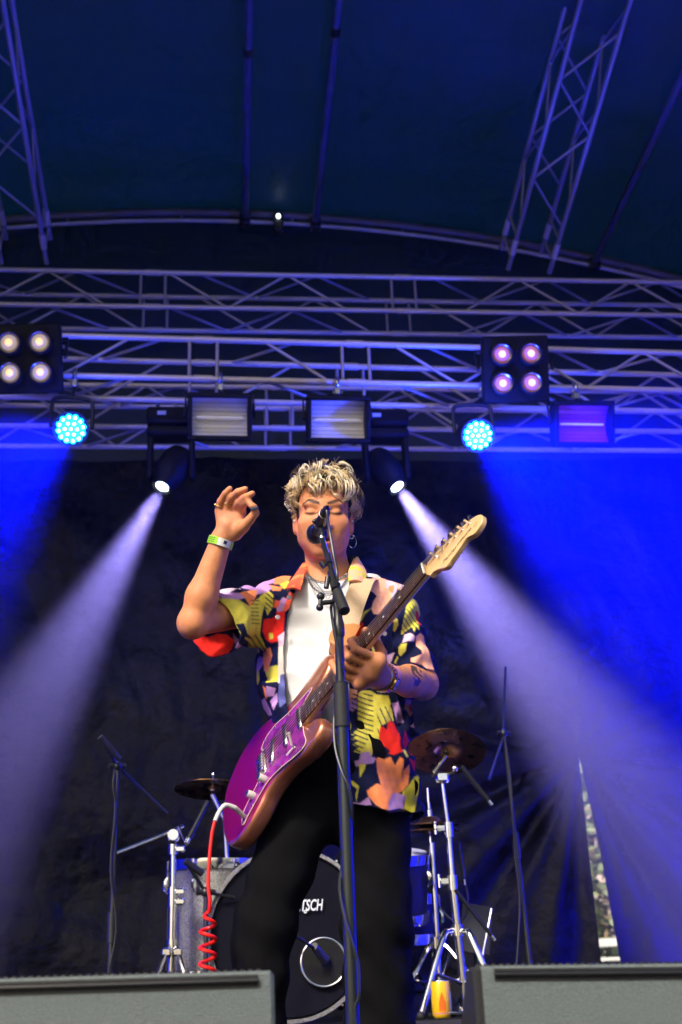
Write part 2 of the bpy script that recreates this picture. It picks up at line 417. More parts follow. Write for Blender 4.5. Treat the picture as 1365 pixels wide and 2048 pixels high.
spot('led_beam', parL, cL+aL*.03, cL+V(-.85, -.32, -.80), 70000, BLUE, 84, 1.0, .06)
spot('led_beam', parR, cR+aR*.03, cR+V(.85, -.34, -.78), 135000, BLUE, 92, 1.0, .06)

def led_spill(par, c_, a_, p_):
    L = bpy.data.lights.new('led_spill', 'POINT'); L.energy = p_; L.color = (.02, .05, 1.0); L.shadow_soft_size = .06
    o_ = bpy.data.objects.new('led_spill', L); COL.objects.link(o_); o_.parent = par; o_.matrix_basis = gm(par).inverted() @ Matrix.Translation(Vector(c_+a_*.2))
led_spill(parL, cL, aL, 14); led_spill(parR, cR, aR, 62)

# --- moving heads with the two visible beams
LENS = mat('beam_lens', (.7, .8, 1), .08, emit=((.75, .88, 1.0), 14))
GLS = mat('lens_rim_glass', (.08, .12, .2), .05, 0, 1.0)
def moving_head(px, py, Y, aim, label, power, size):
    c = P(px, py, Y); ax = nrm(np.asarray(aim)-c); x, y, z = frame_from(ax)
    t = thing('moving_head_lamp', label, 'stage lamp', c+V(0, .1, .42), 'moving head beam lamps')
    k_ = .76; B = c-ax*.17*k_
    MB().lathe(c-ax*.36*k_, ax, [(r_*k_, h_*k_) for r_, h_ in [(0, 0), (.09, .006), (.115, .06), (.125, .17), (.118, .25), (.085, .31), (.078, .355), (.07, .358), (.068, .34)]], 28).build('head', LEDH, t)
    MB().lathe(c-ax*.024, ax, [(.052, 0), (.040, .010), (.0, .014)], 24).build('lens', GLS, t)
    MB().lathe(c-ax*.010, ax, [(.036, 0), (.026, .006), (.0, .009)], 20).build('lamp_window', LENS, t)
    for s_ in (-1, 1):
        MB().box(B+V(s_*.115, 0, .08), (.034, .085, .27), bev=.012).build('yoke_arm', LEDH, t)
    MB().box(B+V(0, 0, .23), (.27, .13, .06), bev=.015).build('yoke_bridge', LEDH, t)
    bs = MB().box(B+V(0, 0, .31), (.27, .20, .10), bev=.015).build('base', LEDH, t)
    MB().box(B+V(-.05, -.103, .312), (.048, .006, .022)).build('label_plate', mat('white_sticker', (.7, .7, .72), .6), bs)
    for s_ in (-1, 1): clamp(t, B+V(s_*.08, .0, .425), B+V(s_*.08, 0, .355))
    spot('beam', t, c+ax*.02, aim, power, (.37, .30, 1.0), size, 1.0, .035)
    return t
moving_head(323, 976, 6.05, V(-1.72, 5.2, 0), 'black moving head lamp throwing a white beam down to the left', 84000, 23)
moving_head(797, 976, 6.05, V(2.5, 5.05, 0), 'black moving head lamp throwing a white beam down to the right', 160000, 24)

# --- four-lamp blinders
REFL = mat('blinder_reflector', (.30, .28, .27), .3, 1.0)
def blinder(px, py, Y, label, sp, BGL, AMB):
    c = P(px, py, Y); ax = nrm(V(-.05, -.92, -.40)); x, y, z = frame_from(ax)
    t = thing('blinder_lamp', label, 'stage lamp', c, 'four-lamp blinders')
    M = np.array([x, y, z]).T
    MB().box(c-ax*.05, (.36, .36, .06), M, .01).build('frame', LEDH, t)
    for i in (-1, 1):
        for j in (-1, 1):
            q = c+x*i*sp+y*j*sp
            pod = MB().lathe(q-ax*.05, ax, [(.05, 0), (.066, .01), (.066, .075), (.056, .08), (.052, .06)], 24).build('lamp_pod', LEDH, t)
            MB().lathe(q, ax, [(.053, .010), (.045, .004), (.03, .0), (0, .0)], 24).build('reflector', REFL, pod)
            MB().lathe(q, ax, [(.041, .006), (.037, .012), (.024, .016), (.0, .018)], 20).build('lamp_glass', BGL, pod)
            MB().lathe(q+ax*.018, ax, [(.02, -.003), (.016, .003), (0, .005)], 14).build('filament', AMB, pod)
    MB().tube([c-x*.2-ax*.03, c-x*.2-ax*.03+V(0, .05, .14), c+x*.2-ax*.03+V(0, .05, .14), c+x*.2-ax*.03], .012, 8).build('yoke', BLACKM, t)
    return t
blinder(50, 715, 5.48, 'black blinder with four amber lamps at the left edge of the middle truss', .078, mat('blinder_glass_warm', (.35, .33, .32), .35, emit=((1.0, .78, .62), .22)), mat('blinder_filament_amber', (1, .7, .35), .4, emit=((1.0, .45, .08), 1.0)))
blinder(1034, 737, 5.50, 'black blinder with four pinkish lamps on the right half of the middle truss', .078, mat('blinder_glass_pink', (.35, .2, .3), .35, emit=((.80, .22, .42), .28)), mat('blinder_filament_pink', (1, .7, .6), .4, emit=((1.0, .48, .36), 1.0)))

# --- rectangular floodlights
FLR = mat('flood_reflector', (.88, .83, .81), .4, .05, bump=(30, .2))
FGL = mat('flood_tube_glass', (.9, .88, .85), .2, emit=((1, .9, .85), .10))
def floodlight(px, py, Y, label, cpx, cpy, FLR=FLR):
    c = P(px, py, Y); ax = nrm(V(.03, -.93, -.36)); x, y, z = frame_from(ax); M = np.array([x, y, z]).T
    w_, h_ = .285, .20
    t = thing('floodlight', label, 'floodlight', c, 'rectangular floodlights')
    fr = MB()
    for s_ in (-1, 1):
        fr.box(c+y*s_*(h_/2+.012), (w_+.05, .024, .09), M, .005); fr.box(c+x*s_*(w_/2+.0125), (.024, h_-.002, .088), M, .005)
    fr.box(c-ax*.06, (w_+.04, h_+.04, .03), M, .008)
    fr.build('housing', LEDH, t)
    # ribbed trough reflector, one strip per facet
    n = 9
    for k in range(n):
        a0, a1 = -1+2*k/n, -1+2*(k+1)/n
        f_ = lambda a: c+y*a*h_/2+ax*(-.042+.05*a*a)
        p0, p1 = f_(a0), f_(a1-.02)
        MB().add([p0-x*w_/2, p0+x*w_/2, p1+x*w_/2, p1-x*w_/2], [(0, 1, 2, 3)]).build('reflector_strip', FLR, t, 0)
    MB().cyl(c-x*w_*.42-ax*.012, c+x*w_*.42-ax*.012, .006, n=10).build('lamp_tube', FGL, t)
    gl = MB(); gl.box(c+ax*.036, (w_+.004, h_+.004, .003), M)
    MB().tube([c-x*(w_/2+.035), c-x*(w_/2+.035)+V(0, .02, .13), c+x*(w_/2+.035)+V(0, .02, .13), c+x*(w_/2+.035)], .010, 8).build('yoke', BLACKM, t)
    k = P(cpx, cpy, Y+.1); clamp(t, k, V(k[0], c[1]+.02, c[2]+.13))
    return t
floodlight(440, 834, 5.58, 'rectangular ribbed floodlight left of the singer, under the middle truss', 441, 760)
floodlight(676, 839, 5.58, 'rectangular ribbed floodlight directly above the singer', 674, 768)
floodlight(1166, 848, 5.62, 'rectangular ribbed floodlight at the right, magenta stage light painted on its reflector', 1150, 778, mat('magenta_light_on_reflector', (.50, .06, .42), .35, .1))  # magenta of the coloured stage light is put into the reflector colour

# ------------------------------------------------------------------ haze
hz = MB().box((0, 12, 3.0), (48, 48, 10.4)).build('haze', None, None, 0)
tag(hz, 'thin stage haze filling the air', None, None, 'stuff')
hm = bpy.data.materials.new('stage_haze'); hm.use_nodes = True; hn = hm.node_tree.nodes; hn.clear()
pv = hn.new('ShaderNodeVolumePrincipled'); pv.inputs['Color'].default_value = (.92, .93, 1, 1); pv.inputs['Density'].default_value = .0018
pv.inputs['Density Attribute'].default_value = ''; pv.inputs['Color Attribute'].default_value = ''; pv.inputs['Temperature Attribute'].default_value = ''
try: hm.cycles.homogeneous_volume = True
except Exception: pass
pv.inputs['Anisotropy'].default_value = .6
ho = hn.new('ShaderNodeOutputMaterial'); hm.node_tree.links.new(pv.outputs[0], ho.inputs['Volume']); hz.data.materials.append(hm)
# ------------------------------------------------------------------ drum kit and its stands (on the riser)
def floorz(p, z=RZ): return V(p[0], p[1], z)
def tripod(t, c, z0, r, h, m=CHROME, az=(90, 215, 325), leg=.009, foot=True):
    c = np.asarray(c)
    MB().cyl(V(c[0], c[1], z0+h-.02), V(c[0], c[1], z0+h+.02), .022, n=12).build('collar', m, t)
    for a in az:
        d = V(cos(radians(a)), sin(radians(a)), 0); top = V(c[0], c[1], z0+h)+d*.02; ft = V(c[0], c[1], z0)+d*r
        MB().tube([top, top+(ft-top)*.12+V(0, 0, .012), ft+V(0, 0, .012)], leg, 8).build('leg', m, t)
        MB().tube([V(c[0], c[1], z0+h*.45), top+(ft-top)*.5], leg*.7, 6).build('brace', m, t)
        if foot: MB().cyl(ft+V(0, 0, .0), ft+d*-.02+V(0, 0, .022), .012, .010, 8).build('rubber_foot', RUBBER, t)
SPARK = mat('silver_sparkle_wrap', (.22, .215, .20), .3, .6, bump=(450, .9), var=(260, .75), coat=.6, bumpdist=.003)
HEADB = mat('black_drum_head', (.004, .004, .010), .5, 0, .12)
HEADW = mat('white_drum_head', (.6, .6, .58), .5)
BRASS = mat('bronze_cymbal', (.26, .13, .055), .30, 1.0, var=(20, .25, .08))
def drum(name, label, c, ax, r, dpt, shell, head, hoopm, nl=8, bhead=None, cat='drum'):
    """shell with two heads, hoops and lugs; c is the centre of the front head"""
    ax = nrm(ax); c = np.asarray(c, float); x, y, z = frame_from(ax, (0, 0, 1) if abs(ax[2]) < .9 else (0, 1, 0))
    t = thing(name, label, cat, c-ax*dpt/2+V(0, 0, -r if abs(ax[2]) < .9 else -dpt/2))
    MB().lathe(c-ax*dpt, ax, [(r*.98, 0), (r*.985, .004), (r*.985, dpt-.004), (r*.98, dpt)], 48).build('shell', shell, t)
    MB().lathe(c, ax, [(r*.99, -.006), (r*.97, .004), (r*.9, .003), (0, .0035)], 48).build('head', head, t)
    MB().lathe(c-ax*dpt, ax, [(r*.99, .006), (r*.97, -.004), (r*.9, -.003), (0, -.0035)], 48).build('rear_head', bhead or head, t)
    for s_, c2 in ((1, c), (-1, c-ax*dpt)):
        MB().lathe(c2, ax*s_, [(r*1.0, -.022), (r*1.035, -.020), (r*1.045, .0), (r*1.04, .018), (r*.995, .018), (r*.995, .0)], 48).build('hoop', hoopm, t)
    for k in range(nl):
        a = 2*pi*(k+.5)/nl; d = x*cos(a)+y*sin(a); q = c+d*r*1.035
        lg = MB().tube([q-ax*.045+d*.004, q-ax*.06+d*.012, q-ax*.085+d*.012, q-ax*.10+d*.004], [.006, .011, .011, .006], 8).build('lug', CHROME, t)
        MB().cyl(q+ax*.014+d*.006, q-ax*.05+d*.006, .004, n=6).build('tension_rod', CHROME, lg)
    return t
bc = P(580, 1872, 4.36); bax = nrm(V(.05, -1, .0)); BR = .275; bc[2] = RZ+BR*1.045+.004
bd = drum('bass_drum', 'bass drum with dark front head, white lettering and round port, seen between the legs', bc, bax, BR, .42, SPARK, HEADB, SPARK, 10)
bx_, by_, bz_ = frame_from(bax)
if bx_[0] < 0: bx_ = -bx_
pc = P(648, 1925, 4.35)
MB().torus(pc-V(0, .002, 0), bax, .078, .0045, 36, 8).build('port_ring', CHROME, bd)
MB().lathe(pc+V(0, -.004, 0), bax, [(.077, 0), (0, .0002)], 36).build('port_hole', mat('port_black', (.002, .002, .002), .9), bd)
put_text_later = [("lettering", "x", P(606, 1815, 4.352)+V(0, -.006, -.012), bd)]
for s_ in (-1, 1):
    a = bc-bax*.12+V(s_*.25, 0, -.10); MB().tube([a, a+V(s_*.07, -.10, -.10), V(a[0]+s_*.1, a[1]-.14, RZ)], .008, 8).build('spur', CHROME, bd)
# bass drum microphone on its little boom in the port
t = thing('kick_microphone', 'slim microphone on a boom poking into the bass drum port', 'microphone', P(640, 1935, 4.30), 'microphones at the drum kit')
MB().tube([P(577, 1862, 4.22), P(625, 1895, 4.26), P(640, 1910, 4.31)], .006, 8).build('boom', BLACKM, t)
MB().cyl(P(628, 1893, 4.27), P(650, 1920, 4.335), .014, .018, 12).build('body', mat('mic_grey', (.12, .12, .13), .4, .6), t)
MB().tube(smoothcurve([P(577, 1862, 4.22), P(545, 1900, 4.2), P(520, 1990, 4.18), V(P(515, 2040, 4.15)[0], 4.15, .02)], 6), .005, 6).build('cable', RUBBER, t)
# floor tom left of the bass drum
tc = P(432, 1732, 4.86)
ft = drum('floor_tom', 'silver sparkle tom drum left of the bass drum', tc, (.02, -.06, 1), .185, .40, SPARK, HEADW, CHROME, 8)
for a in (100, 220, 340):
    d = V(cos(radians(a)), sin(radians(a)), 0)*.20; q = V(tc[0], tc[1], 0)+d
    MB().tube([V(q[0], q[1], tc[2]-.16), V(q[0], q[1], RZ+.05), V(q[0]+d[0]*.15, q[1]+d[1]*.15, RZ+.004)], .006, 8).build('leg', CHROME, ft)
# small tom and snare half hidden behind the left leg
tc2 = P(772, 1712, 4.75)
drum('rack_tom', 'dark tom drum with chrome hoops behind the singer\'s leg', tc2, (.05, -.25, 1), .165, .22, mat('dark_wrap', (.012, .012, .018), .5, 0, .2), HEADW, CHROME, 6)
MB().cyl(tc2+V(0, .02, -.24), V(tc2[0], tc2[1]-.05, bc[2]+BR*.9), .012, n=10)
sn = drum('snare_drum', 'snare drum low behind the left leg, only its chrome rim showing', P(790, 1800, 5.0), (.0, -.1, 1), .17, .15, mat('dark_wrap'), HEADW, CHROME, 8)
p = P(790, 1800, 5.0)
t = thing('snare_stand', 'chrome snare drum stand behind the singer\'s left leg', 'drum stand', (p[0], p[1], RZ))
MB().cyl((p[0], p[1], p[2]-.17), (p[0], p[1], RZ+.05), .012, n=10).build('tube', CHROME, t); tripod(t, p, RZ, .22, .2)
for a in (30, 150, 270): MB().tube([V(p[0], p[1], p[2]-.18), V(p[0]+.18*cos(radians(a)), p[1]+.18*sin(radians(a)), p[2]-.165)], .007, 6).build('basket_arm', CHROME, t)
# cymbals
def cymbal(label, c, n_, r, name='cymbal', grp='cymbals'):
    n_ = nrm(n_); t = thing(name, label, 'cymbal', c, grp)
    pr = [(.006, .030), (.02, .029), (.036, .022), (.045, .010), (.055, .006)]+[(r*k/10, .006-.010*(k/10)**2) for k in range(4, 11)]
    MB().lathe(c, n_, pr+[(r*k/10, .0045-.010*(k/10)**2) for k in range(10, 3, -1)]+[(.045, .008), (.036, .020), (.006, .028)], 56).build('bow', BRASS, t)
    gr = MB()
    for k in range(5, 10): gr.torus(np.asarray(c)+n_*(.0055-.010*(k/10)**2), n_, r*k/10, .0009, 56, 4)
    gr.build('lathe_rings', BRASS, t)
    return t
cc1 = P(893, 1503, 4.62); n1 = nrm(V(.10, .42, 1))
cymbal('large bronze cymbal on a chrome stand to the right of the singer', cc1, n1, .155)
MB_n = nrm(n1)
def wingnut(c, n_, t): MB().cyl(np.asarray(c)-n_*.03, np.asarray(c)+n_*.05, .004, n=6).lathe(np.asarray(c)-n_*.02, n_, [(.012, 0), (.014, .008), (.010, .016)], 12).sphere(np.asarray(c)+n_*.05, .008, 8, 6).build('wing_nut', CHROME, t)
t = thing('cymbal_stand', 'tall chrome cymbal stand right of the singer with splayed tripod legs', 'cymbal stand', floorz(P(932, 2000, 4.62)), 'chrome cymbal stands')
wingnut(cc1+n1*.01, n1, t)
A0 = P(884, 1556, 4.62); A1 = P(898, 1662, 4.62); A2 = P(906, 1768, 4.62); A3 = P(916, 1862, 4.62); A4 = V(P(930, 1990, 4.62)[0], 4.62, RZ+.03)
MB().tube([cc1-n1*.02, P(868, 1545, 4.62), A0], .006, 8).build('tilter_rod', CHROME, t)
MB().box(A0, (.055, .05, .045), bev=.01).cyl(A0+V(-.04, 0, .01), A0+V(.05, 0, .02), .009, n=8).sphere(A0+V(.055, 0, .035), .014, 8, 6).build('tilter', CHROME, t)
MB().cyl(A0, A1, .0085, n=12).build('upper_tube', CHROME, t)
MB().cyl(A1, A2, .0115, n=12).build('middle_tube', CHROME, t)
MB().cyl(A2, A4, .0145, n=12).build('lower_tube', CHROME, t)
for q, s_ in ((A1, -1), (A2, -1)):
    MB().cyl(q+V(0, 0, .03), q-V(0, 0, .025), .019, n=12).box(q+V(s_*.03, 0, .01), (.04, .018, .03), bev=.006).cyl(q+V(s_*.05, 0, -.012), q+V(s_*.05, 0, .035), .006, n=8).build('tube_clamp', CHROME, t)
MB().cyl(A3+V(0, 0, .02), A3-V(0, 0, .02), .024, n=12).build('leg_collar', CHROME, t)
for (a, b) in ((P(945, 1878, 4.55), V(P(1000, 1938, 4.5)[0], 4.5, RZ+.01)), (P(886, 1880, 4.56), V(P(838, 2010, 4.5)[0], 4.46, RZ+.01)), (P(905, 1885, 4.75), V(P(865, 2020, 4.9)[0], 4.95, RZ+.01))):
    MB().tube(smoothcurve([A3, A3+(a-A3)*.6+V(0, 0, .012), a, b], 4), .0115, 8, flat=((0, -1, 0), .5)).build('leg', CHROME, t); MB().sphere(b, .016, 8, 6).build('rubber_foot', RUBBER, t)
    MB().tube([A4+V(0, 0, .08), a+(b-a)*.45], .007, 6).build('brace', CHROME, t)
cc2 = P(425, 1578, 5.0); n2 = nrm(V(.05, .10, 1))
cymbal('bronze cymbal peeking out left of the guitar body', cc2, n2, .155)
t = thing('cymbal_stand', 'chrome stand behind the guitar holding the left bronze cymbal', 'cymbal stand', floorz(cc2+V(.08, .1, 0)), 'chrome cymbal stands')
wingnut(cc2+n2*.01, n2, t)
MB().tube([cc2-n2*.02, cc2+V(.05, .06, -.12), V(cc2[0]+.08, cc2[1]+.1, RZ+.2)], .011, 10).build('tube', CHROME, t); tripod(t, cc2+V(.08, .1, 0), RZ, .28, .28)
t = thing('boom_cymbal_stand', 'chrome boom stand with bare rod reaching left, beside the tom drum', 'cymbal stand', floorz(P(345, 1945, 4.6)), 'chrome cymbal stands')
B0 = P(347, 1672, 4.6); B3 = V(B0[0]-.006, 4.6, RZ+.02)
zz = lambda py: P(345, py, 4.6)[2]
MB().cyl(V(B0[0], 4.6, zz(1690)), V(B0[0], 4.6, zz(1790)), .011, n=12).build('upper_tube', CHROME, t)
MB().cyl(V(B0[0], 4.6, zz(1790)), B3, .0155, n=12).build('lower_tube', CHROME, t)
for py in (1700, 1785, 1805): MB().cyl(V(B0[0], 4.6, zz(py-10)), V(B0[0], 4.6, zz(py+10)), .020, n=12).box(V(B0[0]+.025, 4.59, zz(py)), (.04, .02, .025), bev=.006).build('tube_clamp', CHROME, t)
MB().sphere(B0, .026, 12, 8).cyl(B0+V(0, -.03, 0), B0+V(0, .03, 0), .02, n=12).cyl(B0+V(.02, -.02, .03), B0+V(.05, -.03, -.04), .006, n=6).build('tilter', CHROME, t)
MB().tube([P(228, 1708, 4.5), P(340, 1664, 4.6), P(366, 1652, 4.63)], .0072, 10).build('boom_rod', CHROME, t)
MB().cyl(P(222, 1711, 4.495), P(232, 1707, 4.505), .010, n=8).build('rod_tip', RUBBER, t)
for (px, py, Y) in ((275, 1960, 4.45), (405, 1958, 4.5), (345, 1965, 4.95)):
    b = V(P(px, py, Y)[0], Y, RZ+.012); c3 = V(B0[0], 4.6, zz(1885))
    MB().tube([c3, c3+(b-c3)*.15+V(0, 0, .02), b], .010, 8).build('leg', CHROME, t); MB().tube([V(B0[0], 4.6, RZ+.06), c3+(b-c3)*.5], .006, 6).build('brace', CHROME, t)
    MB().sphere(b, .014, 8, 6).build('rubber_foot', RUBBER, t)
    MB().box(c3+(b-c3)*.18+V(0, 0, .016), (.035, .03, .03), bev=.006).build('leg_hinge', CHROME, t)
MB().cyl(V(B0[0], 4.6, zz(1897)), V(B0[0], 4.6, zz(1880)), .024, n=12).build('leg_collar', CHROME, t)
# hi-hat
hc = P(862, 1660, 4.72)
for dz, lab in ((0, 'lower hi-hat cymbal right behind the singer'), (.022, 'upper hi-hat cymbal right behind the singer')):
    cymbal(lab, hc+V(0, 0, dz), (0.02, -.08, 1 if dz == 0 else 1), .115, 'hi_hat_cymbal', 'hi-hat cymbals')
t = thing('hi_hat_stand', 'chrome hi-hat stand between the singer and the tall cymbal stand', 'cymbal stand', (hc[0], hc[1], RZ))
MB().cyl(hc+V(0, 0, .16), V(hc[0]-.01, hc[1], RZ+.3), .005, n=8).build('pull_rod', CHROME, t)
MB().cyl(hc+V(-.0, 0, -.05), V(hc[0]-.01, hc[1], RZ+.05), .0115, n=10).build('tube', CHROME, t); tripod(t, hc+V(-.01, 0, 0), RZ, .24, .26)
MB().lathe(hc+V(0, 0, .045), (0, 0, 1), [(.013, 0), (.013, .03), (.007, .034), (.007, .06)], 12).build('clutch', CHROME, t)
MB().box((hc[0]-.03, hc[1]-.22, RZ+.045), (.09, .26, .012), Matrix.Rotation(radians(14), 3, 'X'), .003).build('foot_pedal', CHROME, t)

# ------------------------------------------------------------------ black microphone stands around the kit
MICB = mat('mic_body_black', (.012, .012, .014), .35, .3); GRIL = mat('mic_grille', (.02, .02, .022), .35, .7, bump=(900, 1.0), bumpdist=.001)
def pencil_mic(label, a, b, r=.011, grp='microphones at the drum kit'):
    a = np.asarray(a); b = np.asarray(b); t = thing('pencil_microphone', label, 'microphone', (a+b)/2, grp)
    d = nrm(b-a); MB().cyl(a, b, r, n=12).build('body', MICB, t); MB().cyl(b, b+d*.02, r*.8, r*.75, 10).build('connector', CHROME, t); MB().cyl(a-d*.012, a, r*.96, n=12).build('capsule', GRIL, t)
    return t
def boom_stand(label, base, top, boom, grip, r=.0095, fl=RZ, grp='black boom microphone stands', legs=(80, 200, 320), cable=None):
    base = np.asarray(base, float); top = np.asarray(top, float)
    t = thing('microphone_stand', label, 'microphone stand', (base[0], base[1], fl), grp)
    mid = top+(base-top)*.42
    MB().cyl(top, mid, r*.75, n=10).build('upper_tube', BLACKM, t); MB().cyl(mid, base+V(0, 0, .06), r, n=10).build('lower_tube', BLACKM, t)
    MB().cyl(mid-V(0, 0, .05), mid+V(0, 0, .05), r*1.45, n=10).build('clutch', BLACKP, t)
    MB().sphere(top, .018, 10, 8).cyl(top+V(-.03, -.01, 0), top+V(.03, .01, 0), .010, n=8).build('swivel', BLACKP, t)
    bm_ = MB().tube(boom, .0062, 8).build('boom', BLACKM, t)
    if grip is not None: MB().cyl(boom[0], np.asarray(boom[0])+(np.asarray(boom[-1])-np.asarray(boom[0]))*grip, .012, n=10).build('counterweight', RUBBER, bm_)
    for a in legs:
        d = V(cos(radians(a)), sin(radians(a)), 0)*.26; MB().tube([base+V(0, 0, .09), V(base[0], base[1], fl)+d+V(0, 0, .012)], .008, 6).build('leg', BLACKM, t)
    MB().cyl(base+V(0, 0, .05), base+V(0, 0, .12), .017, n=10).build('leg_hub', BLACKP, t)
    if cable is not None: MB().tube(smoothcurve(cable, 6), .004, 6).build('cable', RUBBER, t)
    return t
q = P(235, 1533, 4.4)
boom_stand('black boom microphone stand at the far left, in front of the curtain', V(q[0]-.01, 4.4, 0), q, [P(200, 1474, 4.3), q, P(335, 1628, 4.5)], .28, .0105, 0, cable=[P(232, 1535, 4.4), P(226, 1570, 4.38), P(231, 1620, 4.39), V(q[0]-.012, 4.385, .95), V(q[0]+.012, 4.385, .75), V(q[0]-.02, 4.37, .5), V(q[0]+.02, 4.38, .1)])
pencil_mic('slim black microphone aimed at the left cymbal', P(413, 1610, 4.55), P(378, 1678, 4.5))
q = P(412, 1785, 4.3)
boom_stand('short black microphone stand in front of the silver tom drum', V(q[0], 4.3, 0), q, [P(370, 1722, 4.25), q, P(470, 1796, 4.33)], .35, .012, 0)
q = P(1008, 1467, 4.9); bse = V(P(1064, 1960, 4.9)[0], 4.9, RZ)
boom_stand('tall black microphone stand to the right of the cymbals', bse, q, [P(978, 1562, 4.7), q-V(.005, 0, .02), P(1012, 1335, 5.1)], None, .0105, RZ, cable=[P(1010, 1475, 4.88), P(1022, 1560, 4.87), P(1030, 1700, 4.87), P(1040, 1800, 4.87), P(1036, 1900, 4.86), P(1032, 1945, 4.85)])
pencil_mic('slim black microphone hanging under the large right cymbal', P(927, 1538, 4.5), P(978, 1602, 4.5))
MB_ = pencil_mic('small black microphone with silver ends hanging beside the tall cymbal stand', P(919, 1690, 4.7), P(929, 1760, 4.7), .0075)
MB().tube(smoothcurve([P(930, 1762, 4.7), P(937, 1800, 4.7), P(930, 1835, 4.7), P(905, 1840, 4.7), P(880, 1815, 4.72)], 6), .004, 6).build('cable', RUBBER, MB_)
t = pencil_mic('slim black microphone lying across the lower cymbal stand', P(915, 1785, 4.5), P(984, 1872, 4.5), .008)
# tilted music desk and a small box with a green light
c = P(965, 1868, 4.9)
t = thing('music_desk', 'dark tilted music desk standing behind the right cymbal stand', 'music stand', floorz(c))
M_ = Matrix.Rotation(radians(-20), 3, 'X') @ Matrix.Rotation(radians(12), 3, 'Y')
MB().box(c+V(-.02, .02, .02), (.12, .008, .20), M_, .002).build('desk', BLACKM, t)
MB().cyl(P(984, 1818, 4.86), P(966, 1912, 4.84), .005, n=8).build('edge_rod', STEEL, t)
MB().cyl(c+V(-.02, .05, -.05), floorz(c+V(-.02, .05, 0)), .010, n=8).build('post', BLACKM, t); tripod(t, c+V(-.02, .05, 0), RZ, .18, .12, BLACKM)
c = P(962, 1925, 4.8); c[2] = RZ+.05
t = thing('stage_box', 'small black box with a green light on the riser', 'box', c-V(0, 0, .05))
MB().box(c, (.14, .12, .10), bev=.008).build('case', BLACKP, t); MB().box(P(962, 1918, 4.735), (.022, .006, .012), bev=.002).build('green_light', mat('green_led', (.1, .8, .2), .4, emit=((.05, 1, .2), 2.0)), t)
# drink can on the riser edge
c = P(886, 2040, 4.40); c[2] = RZ; CANY = mat('can_yellow', (.85, .50, .01), .3, .1); r_ = .0335; h_ = .120
t = thing('drink_can', 'yellow drink can with orange print standing on the drum riser', 'drink can', c)
MB().lathe(c, (0, 0, 1), [(.0, .004), (.022, .004), (.025, .0), (.028, .003), (r_, .012), (r_, h_-.014), (.029, h_-.003)], 32).build('wall', CANY, t)
MB().lathe(c, (0, 0, 1), [(.029, h_-.003), (.0285, h_), (.0265, h_), (.0262, h_-.004), (0, h_-.004)], 32).build('lid', CHROME, t)
MB().add([c+V(-.01, 0, h_-.003), c+V(.01, 0, h_-.003), c+V(.01, -.018, h_-.001), c+V(-.01, -.018, h_-.001)], [(0, 1, 2, 3)]).build('pull_tab', CHROME, t)
def can_patch(name, a0, a1, z0, z1, col, jag=0):
    n_ = 12; an = np.linspace(a0, a1, n_); V_ = []; F_ = []
    for i, a in enumerate(an):
        k = 1-abs(2*i/(n_-1)-1)
        V_ += [c+V(cos(a)*(r_+.0006), sin(a)*(r_+.0006), z0+jag*.01*sin(i*2.1)), c+V(cos(a)*(r_+.0006), sin(a)*(r_+.0006), z1-jag*(1-k)*.035)]
    F_ = [(2*i, 2*i+2, 2*i+3, 2*i+1) for i in range(n_-1)]
    MB().add(V_, F_).build(name, mat('can_'+name, col, .35), t, 60)
can_patch('orange_print', radians(-115), radians(-75), .02, .085, (.75, .13, .005), 1); can_patch('white_label', radians(-42), radians(-5), .025, .085, (.7, .68, .6)); can_patch('pink_band', radians(-150), radians(-20), .013, .017, (.6, .2, .25))
# ------------------------------------------------------------------ implicit-surface modeller (people and cloth are grown as one continuous skin)
def smin(a, b, k):
    if k <= 0: return np.minimum(a, b)
    h = np.clip(.5+.5*(b-a)/k, 0, 1); return b+(a-b)*h-k*h*(1-h)
def smax(a, b, k): return -smin(-a, -b, k)
class RC:   # round cone
    def __init__(s, a, b, ra, rb):
        s.a, s.b, s.ra, s.rb = np.asarray(a, float), np.asarray(b, float), ra, rb
        s.c = (s.a+s.b)/2; s.R = np.linalg.norm(s.b-s.a)/2+max(ra, rb)
    def __call__(s, p):
        ba = s.b-s.a; pa = p-s.a; t = np.clip(pa@ba/(ba@ba+1e-12), 0, 1)
        return np.linalg.norm(pa-t[:, None]*ba, axis=1)-(s.ra+(s.rb-s.ra)*t)
class EL:   # ellipsoid, axes given by rows of M
    def __init__(s, c, r, M=None):
        s.c = np.asarray(c, float); s.r = np.asarray(r, float); s.M = np.eye(3) if M is None else np.asarray(M, float); s.R = max(r)
    def __call__(s, p):
        q = (p-s.c)@s.M.T; k0 = np.linalg.norm(q/s.r, axis=1); k1 = np.linalg.norm(q/(s.r**2), axis=1)
        return k0*(k0-1)/(k1+1e-9)
class Field:
    def __init__(s): s.ops = []
    def add(s, prims, k_in=.01, k=.01, sub=False): s.ops.append((prims if isinstance(prims, list) else [prims], k_in, k, sub)); return s
    def __call__(s, p, bc=None, br=0):
        d = np.full(len(p), 9.0)
        for prims, ki, k, sub in s.ops:
            g = None
            for q in prims:
                if bc is not None and np.linalg.norm(bc-q.c)-q.R*1.02-br > .05: continue
                e = q(p); g = e if g is None else smin(g, e, ki)
            if g is None: continue
            d = smax(d, -g, k) if sub else smin(d, g, k)
        return d
